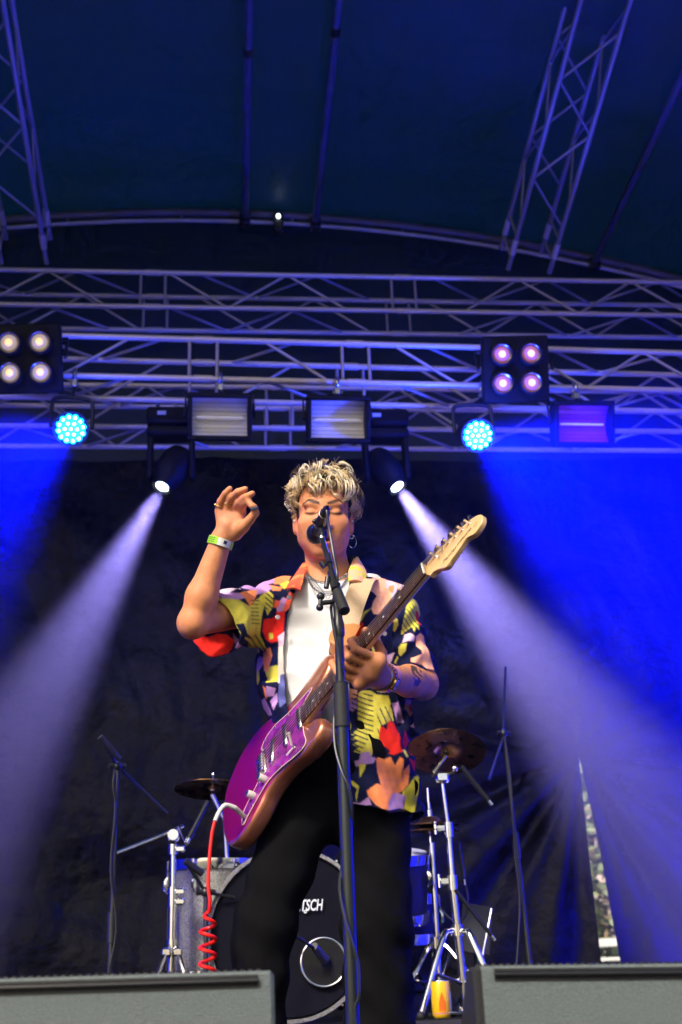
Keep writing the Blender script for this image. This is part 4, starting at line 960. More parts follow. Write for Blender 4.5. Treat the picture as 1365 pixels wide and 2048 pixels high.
# print motifs: flat shapes of the cloth, in front view (left panel, right panel, sleeves)
M6 = lambda pts: [(330+x/3.689, 950+y/3.689) for x, y in pts]
M2 = lambda pts: [(640+x/5.25, 1120+y/5.25) for x, y in pts]
M3 = lambda pts: [(640+x/5.25, 1380+y/5.25) for x, y in pts]
M1 = lambda pts: [(430+x/4.452, 1260+y/4.452) for x, y in pts]
motifs = [
 # right-hand sleeve and panel of the picture's left side
 (LAV, M6([(400, 870), (560, 880), (640, 850), (700, 800), (760, 800), (780, 830), (720, 870), (640, 900), (560, 930), (440, 925)])),
 (COR, M6([(560, 880), (640, 850), (680, 850), (670, 930), (640, 980), (590, 900)])),
 (YEL, M6([(350, 890), (440, 925), (560, 930), (640, 980), (700, 900), (760, 850), (800, 880), (790, 960), (740, 960), (720, 1040), (700, 1180), (740, 1270), (720, 1300), (690, 1270), (660, 1330), (630, 1380), (600, 1200), (630, 1210), (600, 1100), (540, 1110), (590, 1200), (520, 1100), (420, 1000), (370, 960)])),
 (YEL, M6([(360, 960), (400, 1010), (430, 1090), (450, 1130), (370, 1150), (350, 1050)])),
 (NAVY, M6([(420, 1000), (500, 1080), (560, 1150), (600, 1240), (580, 1280), (500, 1180), (440, 1090)])),
 (LAV, M6([(480, 1150), (560, 1250), (580, 1310), (540, 1290), (490, 1210)])),
 (RED, M6([(370, 1165), (440, 1170), (500, 1220), (470, 1340), (350, 1345), (200, 1330), (200, 1180), (300, 1190)])),
 (LAV, M6([(690, 830), (760, 800), (790, 830), (740, 870), (700, 880)])), (COR, M6([(770, 805), (840, 820), (880, 810), (850, 850), (790, 850)])),
 (YEL, M6([(760, 870), (800, 870), (800, 960), (760, 1040), (740, 980)])),
 (SAL, M6([(920, 860), (990, 890), (980, 930), (930, 980), (880, 1010), (850, 980), (890, 920)])),
 (LAV, M6([(870, 900), (900, 910), (870, 1000), (830, 1020), (820, 960)])), (SAL, M6([(810, 920), (850, 930), (840, 970), (800, 980)])),
 (RED, M6([(730, 1070), (760, 1060), (790, 1060), (820, 1030), (850, 1050), (850, 1150), (830, 1230), (780, 1240), (740, 1210), (720, 1150)])),
 (YEL, M6([(765, 1165), (795, 1165), (800, 1205), (770, 1215)])), (RED, M6([(820, 1010), (885, 1000), (875, 1150), (840, 1200), (820, 1120)])),
 (LAV, M6([(630, 1350), (700, 1340), (720, 1380), (680, 1440), (650, 1460)])), (COR, M6([(740, 1280), (770, 1270), (790, 1330), (760, 1420), (720, 1450), (710, 1340)])),
 (YEL, M6([(720, 1420), (850, 1400), (850, 1480), (740, 1490)])),
 (LAV, M1([(310, 290), (370, 230), (410, 250), (380, 340), (330, 360)])), (COR, M1([(415, 200), (490, 150), (500, 230), (460, 380), (430, 350)])),
 (YEL, M1([(325, 380), (370, 350), (375, 450), (350, 500)])), (YEL, M1([(470, 330), (560, 320), (560, 460), (450, 470)])),
 (LAV, M1([(450, 500), (540, 520), (520, 590), (450, 600)])), (COR, M1([(420, 500), (445, 520), (455, 610), (440, 620)])), (LAV, M1([(390, 640), (430, 610), (470, 700), (500, 760), (430, 800)])),
 (LAV, M1([(480, 640), (550, 560), (555, 640), (520, 720)])),
 (CRM, M1([(565, 150), (625, 130), (630, 470), (600, 500), (560, 470)])), (srgb(95, 100, 165), M1([(580, 400), (620, 390), (650, 560), (640, 640), (580, 690), (555, 600), (570, 480)])),
 (LIL, M1([(560, 60), (620, 10), (620, 130), (570, 160)])),
 (LAV, M6([(560, 830), (640, 770), (720, 740), (800, 720), (800, 790), (700, 810), (640, 850)])), (COR, M6([(800, 720), (880, 700), (930, 720), (900, 800), (800, 800)])), (YEL, M6([(840, 800), (900, 770), (930, 790), (880, 840)])), (LIL, M6([(340, 850), (480, 830), (560, 840), (480, 880), (360, 890)])),
 # left shoulder and sleeve (picture right)
 (PEA, M2([(560, 60), (700, 50), (820, 110), (900, 210), (900, 330), (830, 300), (800, 200), (700, 140), (600, 130)])), (LIL, M2([(840, 250), (900, 230), (960, 330), (930, 400), (880, 350)])), (YEL, M2([(980, 380), (1040, 420), (1090, 560), (1050, 600), (1010, 480)])),
 (PEA, M2([(500, 210), (560, 180), (600, 130), (700, 140), (800, 200), (830, 260), (800, 330), (740, 430), (680, 500), (620, 580), (560, 570), (540, 520), (560, 440), (600, 380), (560, 340), (490, 310)])),
 (LIL, M2([(700, 200), (780, 190), (830, 260), (810, 330), (760, 420), (750, 330), (700, 270)])),
 (COR, M2([(740, 260), (790, 250), (790, 300), (770, 350), (720, 300)])), (COR, M2([(770, 560), (800, 600), (780, 650), (740, 650)])),
 (YEL, M2([(400, 600), (430, 470), (420, 420), (470, 400), (440, 520), (440, 560), (540, 510), (470, 580), (440, 640), (400, 660)])),
 (RED, M2([(410, 690), (430, 660), (460, 670), (440, 740), (390, 850), (350, 870), (330, 800), (370, 740)])), (COR, M2([(430, 740), (470, 720), (430, 790)])),
 (YEL, M2([(930, 420), (970, 380), (1000, 430), (1040, 600), (1060, 740), (1020, 690), (1000, 760), (980, 700), (940, 720), (860, 790), (870, 680), (900, 560)])),
 (YEL, M2([(790, 610), (820, 620), (830, 680), (790, 750), (770, 740)])),
 (RED, M2([(1020, 530), (1050, 520), (1090, 660), (1070, 680), (1030, 620)])),
 (LIL, M2([(900, 780), (960, 760), (1010, 800), (1000, 850), (930, 850), (870, 870)])), (PEA, M2([(1020, 800), (1070, 760), (1110, 790), (1140, 900), (1240, 1220), (1180, 1180), (1080, 1100), (960, 1070), (960, 1030), (1080, 990), (1080, 950), (1020, 900)])),
 (YEL, M2([(830, 920), (860, 880), (920, 870), (910, 950), (850, 1010), (830, 980)])), (YEL, M2([(780, 1080), (820, 1010), (830, 1020), (800, 1090)])),
 (YEL, M2([(540, 920), (600, 890), (640, 950), (710, 1000), (690, 1040), (600, 1040), (560, 990)])), (LIL, M2([(560, 1040), (690, 1040), (710, 1000), (790, 970), (760, 1050), (720, 1130), (540, 1090)])),
 # right panel down to the hem
 (PEA, M3([(290, -20), (390, 0), (390, 80), (300, 100)])), (LAV, M3([(290, 100), (390, 90), (385, 200), (340, 225), (300, 200)])), (YEL, M3([(280, 310), (310, 310), (330, 370), (310, 430), (280, 445)])),
 (YEL, M3([(400, 40), (440, 0), (540, 10), (600, 50), (720, 60), (750, 150), (780, 330), (740, 330), (640, 370), (620, 500), (635, 650), (600, 560), (590, 680), (560, 620), (540, 690), (500, 640), (420, 660), (350, 640), (410, 590), (340, 570), (400, 530), (330, 510), (400, 470), (330, 470), (400, 400), (395, 200)])),
 (LAV, M3([(760, 140), (830, 130), (890, 350), (820, 360)])), (RED, M3([(630, 390), (660, 380), (700, 420), (710, 360), (730, 320), (780, 350), (850, 500), (860, 600), (880, 640), (780, 680), (720, 670), (740, 640), (640, 560), (620, 480)])),
 (RED, M3([(870, 560), (900, 430), (940, 520), (960, 560), (900, 620)])), (RED, M3([(940, 720), (1020, 770), (1030, 870), (1000, 860)])), (RED, M3([(940, 650), (990, 570), (1000, 700), (960, 690)])),
 (YEL, M3([(870, 630), (900, 630), (930, 700), (910, 710)])), (LAV, M3([(360, 740), (410, 730), (430, 650), (520, 640), (530, 690), (590, 710), (560, 760), (480, 770), (420, 780), (380, 800)])),
 (YEL, M3([(410, 770), (480, 770), (470, 820), (420, 910)])), (COR, M3([(590, 720), (640, 680), (670, 730), (740, 700), (790, 790), (840, 700), (880, 720), (880, 850), (940, 780), (950, 850), (930, 1000), (860, 1070), (780, 1100), (720, 1170), (740, 1300), (660, 1240), (580, 1190), (510, 1110), (490, 1050), (540, 1010), (600, 970), (640, 990), (600, 850)])),
 (YEL2, M3([(870, 1070), (940, 1000), (1000, 920), (1050, 910), (1050, 1100), (1000, 1290), (860, 1290), (880, 1200)])), (LAV, M3([(760, 1090), (820, 1080), (910, 1120), (890, 1230), (860, 1290), (720, 1290), (720, 1180)])),
 (YEL, M3([(300, 940), (350, 950), (410, 1000), (380, 1170), (375, 1090), (390, 1030), (340, 990)])), (LAV, M3([(340, 1170), (420, 1180), (510, 1110), (540, 1190), (440, 1220), (360, 1230)])),
]

def to_xz(poly): return [tuple(P(x, y, 2.88)[[0, 2]]) for x, y in poly]
VX, VZ = v[:, 0].copy(), v[:, 2].copy()
OD = nrm(P(670, 1350, 2.9)-CC); tt_ = (v[:, 1]-2.88)/OD[1]; VX -= tt_*OD[0]; VZ -= tt_*OD[2]   # the cloth was printed before sewing: one oblique flat mapping
polyxz = [(c_, np.array(to_xz(p_))) for c_, p_ in motifs]
leaf = []
for k in range(90):
    r_ = np.random.RandomState(k+50); leaf.append((r_.uniform(-.15, .65), r_.uniform(.8, 1.6), r_.uniform(0, 6.28), r_.uniform(.03, .06), r_.uniform(.012, .025)))
tone = 1+.09*vnoise(v, 260, 3)+.10*vnoise(v, 70, 6)
veinl = [(M3([(330, 40), (560, 30), (560, 440), (420, 660), (330, 660)]), .25, 520, .62, .006), (M3([(600, 200), (780, 150), (780, 340), (640, 370), (600, 640)]), 1.25, 520, .80, .004), (M2([(860, 560), (1000, 430), (1060, 740), (860, 790)]), .9, 520, .72, .005),
         (M6([(600, 1180), (740, 1180), (740, 1300), (620, 1390)]), 1.15, 560, .70, .004), (M6([(640, 920), (700, 900), (700, 1120), (650, 1120)]), .1, 640, .75, .002), (M6([(740, 870), (800, 870), (800, 980), (740, 1000)]), .8, 640, .6, .003)]
veinl = [(np.array(to_xz(p_)), a_, f_, t_, b_) for p_, a_, f_, t_, b_ in veinl]
front = v[:, 1] < 3.0
def printed(X_, Z_):
    c = np.tile(np.array(NAVY), (len(X_), 1))
    for k, (cx, cz, an, L1, L2) in enumerate(leaf):
        m_ = np.nonzero((~front) & (np.abs(X_-cx) < .07) & (np.abs(Z_-cz) < .07))[0]; dx, dz = X_[m_]-cx, Z_[m_]-cz; a1, a2 = dx*cos(an)+dz*sin(an), -dx*sin(an)+dz*cos(an)
        c[m_[(a1/L1)**2+(a2/(L2*(1+.3*np.sin(a1*160))))**2 < 1]] = (YEL, COR, PEA, LAV, RED)[k % 5]
    def inside(pl):
        lo_, hi_ = pl.min(0), pl.max(0); m_ = np.nonzero(front & (X_ > lo_[0]) & (X_ < hi_[0]) & (Z_ > lo_[1]) & (Z_ < hi_[1]))[0]
        return m_[inpoly(X_[m_], Z_[m_], pl)]
    for c_, pl in polyxz: c[inside(pl)] = c_
    for pl, ang, freq, thr, bend in veinl:
        m_ = inside(pl); t_ = X_[m_]*sin(ang)+Z_[m_]*cos(ang)+bend*np.sin(X_[m_]*40); c[m_[np.sin(t_*freq) > thr]] = NAVY
    return c
col = sum(printed(VX+a_, VZ+b_) for a_, b_ in ((0, 0), (.0012, .0005), (-.0012, -.0005), (.0005, -.0012), (-.0005, .0012)))/5*tone[:, None]
SHIRT = mat('printed_rayon', rough=.8, spec=.12, attr='col', bump=(1200, .25), bumpdist=.0006)
sh = link('floral_shirt', field_mesh('floral_shirt', v, q, col), SHIRT, person)
# collar flaps (thick folded cloth)
def flap(name, inner, outer, c_, th=.006):
    a_ = smoothcurve([P(*p) for p in inner], 8); b_ = smoothcurve([P(*p) for p in outer], 8); m_ = MB(); n_ = 7
    top = []; bot = []
    for i in range(len(a_)):
        d_ = b_[i]-a_[i]
        nn = nrm(np.cross(d_, (a_[min(i+1, len(a_)-1)]-a_[max(i-1, 0)]))); nn = nn if nn[1] < 0 else -nn
        for lst, o_ in ((top, th/2), (bot, -th/2)):
            lst.append([a_[i]+d_*k/(n_-1)+nn*(o_+.007*sin(pi*k/(n_-1))) for k in range(n_)])
    R_ = [np.concatenate([np.array(t_), np.array(b2)[::-1]]) for t_, b2 in zip(top, bot)]
    m_.rings(R_); me_ = m_.mesh(name, 60)
    co = np.concatenate(m_.v); cc = np.tile(np.array(c_[0]), (len(co), 1)); nn_ = vnoise(co, 75, 2)
    cc[nn_ > .25] = c_[1]; cc[nn_ < -.45] = c_[2]
    a2 = me_.color_attributes.new('col', 'FLOAT_COLOR', 'POINT'); a2.data.foreach_set('color', np.concatenate([cc, np.ones((len(co), 1))], 1).astype(np.float32).ravel())
    return link(name, me_, SHIRT, sh)
flap('collar', [(618, 1128, 2.985), (611, 1146, 2.91), (606, 1165, 2.872), (601, 1182, 2.852)], [(603, 1136, 3.0), (588, 1156, 2.935), (577, 1170, 2.885), (573, 1180, 2.862)], (SAL, COR, SAL))
flap('collar', [(706, 1121, 2.975), (699, 1137, 2.905), (697, 1150, 2.872), (698, 1163, 2.852)], [(718, 1119, 3.0), (729, 1138, 2.94), (733, 1152, 2.90), (728, 1169, 2.862)], (PEA, YEL, PEA))
MB().tube(smoothcurve([P(618, 1128, 2.985), P(640, 1116, 3.06), P(672, 1112, 3.065), P(706, 1121, 2.975)], 6), .016, 8, flat=((0, 1, .3), .35)).build('collar_band', mat('collar_navy', NAVY, .8), sh)
# buttons
for px, py, Y in ((579, 1194, 2.838), (556, 1234, 2.838), (770, 1267, 2.845)):
    c_ = P(px, py, Y); MB().lathe(c_+V(0, .004, 0), (0, -1, .1), [(.0062, 0), (.0062, .002), (.004, .003), (.0, .002)], 14).build('button', mat('shell_button', (.25, .2, .22), .25), sh)

# ------------------------------------------------------------------ trousers and shoes
pants = Field()
HR, HL = P(612, 1600, 2.99), P(752, 1590, 2.99)
KR, KL = P(526, 1860, 2.93), P(752, 1850, 2.95); AR_, AL2 = V(KR[0]-.075, 2.95, .06), V(KL[0]+.0, 2.98, .06)
pants.add([EL(P(692, 1530, 2.985), (.160, .132, .19))], 0, 0)
pants.add([RC(HR, KR, .086, .067), RC(KR, AR_, .067, .074)], .03, .04); pants.add([RC(HL, KL, .086, .080), RC(KL, AL2, .080, .088)], .03, .03)
def pantpost(p, d):
    x, y, z = p.T
    d = np.maximum(d, z-zs(1447)); d = np.maximum(d, .05-z)
    return d+.005*vnoise(p, 17, 5)+.004*np.sin(z*60+x*25+2*np.sin(x*18))*np.clip((.95-z)/.3, 0, 1)
v, q = polygonize(pants, (-.12, 2.80, .03), (.56, 3.15, 1.14), .006, pantpost)
PANT = mat('black_trouser_cloth', (.004, .004, .0045), .9, 0, .06, bump=(900, .2), bumpdist=.0008)
tr = link('trousers', field_mesh('trousers', relax(v, q, 1), q), PANT, person)
MB().torus(P(660, 1452, 2.865), (0.2, -1, .2), .012, .0016, 20, 6).build('belt_ring', mat('old_brass', (.6, .42, .18), .3, 1.0), tr)
for nm_, A_, sgn in (('shoe', AR_, -1), ('shoe', AL2, 1)):
    f_ = Field(); f_.add([RC((A_[0], A_[1]+.02, .045), (A_[0]+sgn*.02, A_[1]-.16, .035), .045, .04), RC((A_[0], A_[1]+.03, .05), (A_[0], A_[1]+.01, .1), .042, .04)], .03, 0)
    v, q = polygonize(f_, (A_[0]-.09, A_[1]-.24, -.01), (A_[0]+.09, A_[1]+.1, .16), .007, lambda p, d: np.maximum(d, .002-p[:, 2]))
    link(nm_, field_mesh(nm_, v, q), mat('black_shoe', (.012, .012, .012), .4), person)

# ------------------------------------------------------------------ hair: bleached curls over dark roots
hr = np.random.RandomState(11); hv = []; hfc = []; hcol = []; nb_ = 0
crown = nrm(V(.12, -.35, 1))
DARK = np.array((.016, .010, .007)); BL = np.array((.86, .62, .32)); BL2 = np.array((.96, .82, .58)); BRN = np.array((.10, .055, .028))
def strand(path, r0, r1, c0, c1, dark=.3, ns=3):
    global nb_
    n_ = len(path); t_ = np.gradient(path, axis=0); t_ /= np.linalg.norm(t_, axis=1)[:, None]+1e-9
    u_ = np.cross(t_, V(.3, .5, .8)); u_ /= np.linalg.norm(u_, axis=1)[:, None]+1e-9; w2 = np.cross(t_, u_)
    s_ = np.linspace(0, 1, n_); rr = (r0*(1-s_**2.2)+r1)*np.clip(s_*6+.4, 0, 1)
    for k in range(ns):
        a_ = 2*pi*k/ns; hv.append(path+rr[:, None]*(cos(a_)*u_+sin(a_)*w2))
    for i in range(n_-1):
        for k in range(ns):
            k2 = (k+1) % ns; hfc.append((nb_+k*n_+i, nb_+k2*n_+i, nb_+k2*n_+i+1, nb_+k*n_+i+1))
    m_ = np.clip((s_-dark)/.22, 0, 1)[:, None]; cc = c0*(1-m_)+c1*m_
    for k in range(ns): hcol.append(cc)
    nb_ += ns*n_
n_s = 0; SC = V(0, -.022, .040); SR = V(.073, .093, .080); lock = None; left_ = 0
while n_s < 2100:
    if left_ <= 0:
        d0 = nrm(hr.normal(size=3))
        if d0[2] < -.05+.45*max(0, d0[1]): continue
        if d0[1] > .5 and d0[2] < .45: continue
        if d0[2] < .30 and abs(d0[0]) > .45 and d0[1] > .2: continue
        fl0 = d0-crown*(d0@crown); fl0 = nrm(nrm(fl0)+hr.normal(size=3)*.45+V(0, .30, 0)); fl0 = nrm(fl0-d0*(fl0@d0)*.95)
        lock = (d0, fl0, hr.uniform(.05, .085), (hr.uniform(.05, .32) if hr.rand() < .88 else hr.uniform(.32, .48)), hr.uniform(0, 6.28), hr.uniform(.006, .012), hr.uniform(6, 12), hr.rand(), hr.uniform(.10, .48)); left_ = hr.randint(5, 12)
    left_ -= 1
    d0, fl0, ln, lift, ph, cr_, fq, dk, drk = lock
    d_ = nrm(d0+hr.normal(size=3)*.045); fl = nrm(fl0+hr.normal(size=3)*.06); n_ = 15; t_ = np.linspace(0, 1, n_)
    ln *= hr.uniform(.85, 1.1); e1 = nrm(np.cross(fl, d_))
    root = SC+d_*SR
    path = root+np.outer(t_*ln, fl)+np.outer(-t_**2*ln*.35, V(0, 0, 1))+(np.sin(t_*fq+ph)*cr_*t_**.5)[:, None]*e1
    rel = (path-SC)/SR; rn = np.linalg.norm(rel, axis=1)
    want = 1.04+lift*np.sin(np.clip(t_*2.4, 0, 2.6))*(1.0 if d0[2] > .1 else .6)+.10*np.cos(t_*fq+ph)*t_**.5+hr.normal()*.03
    path = SC+rel/rn[:, None]*want[:, None]*SR
    zend = path[-1][2]
    if path[-1][1] > .03 and zend < .036+.012*sin(path[-1][0]*90): 
        n_s += .2; continue
    if zend < -.006: n_s += .2; continue
    c1 = BRN*hr.uniform(.4, 1.4) if dk < .17 else (BL*hr.uniform(.7, 1.1) if dk < .62 else BL2*hr.uniform(.85, 1.05))
    strand(HC+path@HM, hr.uniform(.0009, .0016), .0003, DARK*hr.uniform(.6, 2), c1, drk+hr.uniform(-.05, .08))
    n_s += 1
# fine flyaways
for k in range(420):
    d_ = nrm(V(hr.normal()*.8, hr.normal()*.7-.1, abs(hr.normal())+.3)); root = V(0, -.022, .040)+d_*V(.080, .10, .090); t_ = np.linspace(0, 1, 9)
    fl = nrm(hr.normal(size=3)); path = root+np.outer(t_*hr.uniform(.004, .026), d_)+np.outer(t_*hr.uniform(.01, .03), fl)+np.outer(np.sin(t_*6+k)*.004, nrm(np.cross(d_, fl)))
    strand(HC+path@HM, .0004, .00015, BRN, BL2 if k % 2 else BL*.6, .1)
# short dark sides
for k in range(1300):
    s_ = 1 if k % 2 else -1; d_ = nrm(V(s_*1.0, hr.uniform(-1.3, .48), hr.uniform(-.55, .55)))
    if d_[1] > .30 and d_[2] < -.42: continue
    root = V(0, -.022, .036)+d_*V(.0735, .092, .083); t_ = np.linspace(0, 1, 5)
    if root[2] < -.022 and root[1] > -.012 and root[1] < .006: continue
    path = root+np.outer(t_*.006, d_)+np.outer(t_*hr.uniform(.010, .02), V(0, -.2, -1))
    strand(HC+path@HM, .0011, .0002, DARK, DARK*1.8, .3)
HAIR = mat('bleached_hair', rough=.38, spec=.55, attr='col')
link('hair', field_mesh('hair', np.concatenate(hv), np.array(hfc), np.concatenate(hcol)), HAIR, person)

# ------------------------------------------------------------------ worn things
GOLD = mat('gold', (.83, .55, .16), .22, 1.0, var=(150, .15)); SILV = mat('silver_chain', (.7, .7, .72), .2, 1.0)
def band(name, c_, ax, rx, ry, h_, th, m_, par, e1=None, a0=0, a1=2*pi, n_=36, dr=0):
    ax = nrm(ax); e1 = nrm(np.asarray(e1)-ax*(np.asarray(e1)@ax)); e2 = np.cross(ax, e1); full = a1-a0 > 6.28
    an = np.linspace(a0, a1, n_, endpoint=not full); R_ = []
    for t_ in an:
        o_ = (e1*cos(t_)*(rx+dr)+e2*sin(t_)*(ry+dr)); nn = nrm(e1*cos(t_)/rx+e2*sin(t_)/ry)
        R_.append([c_+o_-ax*h_/2, c_+o_+ax*h_/2, c_+o_+nn*th+ax*h_/2, c_+o_+nn*th-ax*h_/2])
    return MB().rings(R_, close=full).build(name, m_, par, 50)
aF = nrm(WRR-ELR); wc = ELR+(WRR-ELR)*.965
wb = band('festival_wristband', wc, aF, .0305, .0305, .019, .0012, mat('green_satin', srgb(150, 205, 30), .55, bump=(800, .2)), person, e1=CR)
band('white_print', wc, aF, .0305, .0305, .0185, .0008, mat('white_satin', (.75, .75, .75), .55), wb, e1=-CF, a0=-.15, a1=.95, n_=12, dr=.0014)
for k in range(3):
    band('printed_line', wc+aF*(.005-.005*k), aF, .0305, .0305, .0016, .0004, mat('dark_green_ink', (.03, .10, .02), .6), wb, e1=-CF, a0=-1.2, a1=-.4, n_=8, dr=.0014)
band('printed_emblem', wc+aF*.002, aF, .0305, .0305, .008, .0004, mat('black_ink', (.02, .02, .03), .6), wb, e1=-CF, a0=.3, a1=.55, n_=5, dr=.0024)
aF2 = nrm(WRL-ELL)
MB().torus(WRL+aF2*.010, aF2+V(0, 0, .15), .0315, .0022, 44, 6).build('chain_bracelet', SILV, person)
wcen = WRL-aF2*.012
watch = band('gold_watch', wcen, aF2, .031, .029, .014, .0028, GOLD, person, e1=V(-.6, -.7, .2))
# single links of the watch strap
for k in range(26):
    t_ = 2*pi*k/26; e1 = nrm(V(-.6, -.7, .2)-aF2*(V(-.6, -.7, .2)@aF2)); e2 = np.cross(aF2, e1); o_ = e1*cos(t_)*.0345+e2*sin(t_)*.0325
    MB().cyl(wcen+o_-aF2*.0072, wcen+o_+aF2*.0072, .0026, n=6).build('strap_link', GOLD, watch)
fd = nrm(-CF+CR*.15-CU*.1-aF2*((-CF+CR*.15-CU*.1)@aF2)); fc = wcen+fd*.0325
case = MB().lathe(fc, fd, [(.0, 0), (.0155, 0), (.017, .003), (.0165, .007), (.0145, .0085), (.0138, .0078)], 30).build('watch_case', GOLD, watch)
MB().lathe(fc+fd*.0076, fd, [(.0138, 0), (0, .0002)], 24).build('dial', mat('gold_dial', (.75, .55, .2), .3, .8), case)
for a_ in (.6, 2.6): 
    e1 = nrm(np.cross(fd, V(0, 0, 1))); e2 = np.cross(fd, e1)
    MB().cyl(fc+fd*.0085, fc+fd*.0085+(e1*cos(a_)+e2*sin(a_))*.0095, .0006, n=5).build('hand', BLACKP, case)
band('pink_wristband', WRL-aF2*.036, nrm(aF2+V(0, 0, .12)), .0345, .0335, .015, .001, mat('pink_satin', srgb(225, 150, 195), .5, bump=(300, .4), var=(120, .2)), person, e1=CR)
for (a_, b_, r_, big) in (((hp(438, 1021, .018)), hp(441, 1003, .034), .0105, 1), (hp(453, 1017, .022), hp(461, 997, .046), .0112, 0)):
    c_ = a_+(b_-a_)*.62; rg = MB().torus(c_, b_-a_, r_, .0016, 24, 6)
    if big: rg.sphere(c_+nrm(-CR*.8-CF*.4)*r_, .0042, 10, 8, (1.2, 1, 1))
    rg.build('finger_ring', GOLD, person)
def chain(name, pts, link_r, wire, m_):
    p_ = smoothcurve([P(*a) for a in pts], 14); s_ = np.concatenate([[0], np.cumsum(np.linalg.norm(np.diff(p_, axis=0), axis=1))]); L_ = s_[-1]; step = link_r*1.45; b_ = MB(); k = 0
    for t_ in np.arange(0, L_, step):
        c_ = np.array([np.interp(t_, s_, p_[:, i]) for i in range(3)]); c2 = np.array([np.interp(min(t_+step, L_), s_, p_[:, i]) for i in range(3)]); d_ = nrm(c2-c_+1e-9)
        n_ = nrm(np.cross(d_, V(0, -1, .3))) if k % 2 else nrm(V(0, -1, .3)); b_.torus(c_, n_, link_r, wire, 8, 4); k += 1
    return b_.build(name, m_, person)
chain('neck_chain', [(612, 1138, 2.955), (619, 1153, 2.902), (634, 1163, 2.870), (655, 1165, 2.866), (678, 1159, 2.874), (694, 1148, 2.90), (704, 1132, 2.955)], .0036, .0013, SILV)
chain('long_neck_chain', [(611, 1142, 2.95), (617, 1160, 2.872), (632, 1180, 2.852), (652, 1189, 2.846), (668, 1187, 2.848), (684, 1174, 2.856), (697, 1152, 2.885)], .0028, .0010, SILV)
chain('thin_neck_chain', [(625, 1158, 2.875), (641, 1175, 2.852), (656, 1197, 2.843), (664, 1184, 2.846)], .0012, .0004, SILV)
MB().torus(H(.0765, -.006, -.064), hx*.75+hf*.65, .0175, .0009, 28, 5).build('hoop_earring', SILV, person)
MB().torus(H(.0745, .002, -.053), hx*.4+hf*.9, .0055, .0011, 18, 5).build('small_earring', SILV, person)
for s_ in (-1, 1): MB().sphere(H(s_*.0765, .003, -.012), .0045, 10, 8).build('ear_monitor', mat('clear_ear_shell', (.55, .45, .4), .15, 0, .7), person)
# blue plectrum between finger and thumb
pk = thing('guitar_pick', 'small blue plectrum between raised finger and thumb', 'guitar pick', hp(509, 1016, .08))
c_ = hp(509, 1018, .080); e1 = nrm(CR*.9+CU*.3); e2 = nrm(CU*.8-CF*.3-e1*(CU*.8-CF*.3)@e1*0); out_ = []
for t_ in np.linspace(0, 2*pi, 24, endpoint=False):
    r_ = .0095*(1+.18*cos(3*t_)); out_.append(c_+e1*cos(t_)*r_+(CU*.25-CF*.97)*sin(t_)*r_*.8)
MB().rings([np.array(out_)-CU*.0009, np.array(out_)+CU*.0009]).build('blade', mat('blue_plectrum', (.02, .18, .42), .25), pk)
# ------------------------------------------------------------------ electric guitar
gtr = thing('electric_guitar', 'copper offset-body electric guitar, purple reflection painted on its front, with maple headstock, hung on the singer', 'electric guitar', G(-.19, .03, -.03))
def g3(uv, n): return np.array([G(a, b, n) for a, b in uv])
OUT = smoothcurve([(-.191, .0), (-.186, -.038), (-.171, -.088), (-.118, -.143), (-.06, -.165), (-.014, -.166), (.03, -.154), (.066, -.139), (.10, -.125), (.132, -.120), (.17, -.123), (.204, -.129), (.245, -.137), (.273, -.135), (.288, -.122), (.292, -.105), (.285, -.085), (.262, -.062), (.228, -.045), (.200, -.034), (.184, -.030), (.180, .0), (.184, .030), (.203, .036), (.222, .050), (.232, .070), (.228, .092), (.205, .108), (.175, .110), (.144, .106), (.102, .092), (.06, .085), (.035, .086), (0, .097), (-.023, .113), (-.05, .129), (-.072, .137), (-.11, .142), (-.14, .135), (-.166, .115), (-.182, .075), (-.190, .036)], 5, True)
tn = np.roll(OUT, -1, 0)-np.roll(OUT, 1, 0); tn /= np.linalg.norm(tn, axis=1)[:, None]; on = np.stack([-tn[:, 1], tn[:, 0]], 1)
if ((OUT-OUT.mean(0))*on).sum() > 0: on = -on      # inward
for _ in range(2): on = (np.roll(on, 1, 0)+on*2+np.roll(on, -1, 0))/4
prof = [(.012, -.057), (.006, -.0562), (.002, -.053), (0, -.048), (0, -.026), (.0012, -.0205), (.004, -.0160), (.008, -.0130), (.013, -.0120)]
m_ = MB(); m_.rings([g3(OUT+on*o_, n_) for o_, n_ in prof]); gb = m_.mesh('body', 30)
co = np.concatenate(m_.v)-GO; uu, vv, nn = co@GA[0], co@GA[1], co@GA[2]
COP = np.array((.60, .21, .115)); PUR_ = np.array((.55, .006, .17)); WIN = np.array((.48, .006, .09))  # purple and wine: stage light reflected in the copper, painted into the colour
def reflection_col(uu, vv, nn):
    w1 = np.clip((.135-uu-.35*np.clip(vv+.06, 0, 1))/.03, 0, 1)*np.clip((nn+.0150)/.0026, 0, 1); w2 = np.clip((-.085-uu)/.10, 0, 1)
    c = PUR_*(1-w2)[:, None]+WIN*w2[:, None]; return COP*(1-w1)[:, None]+c*w1[:, None]
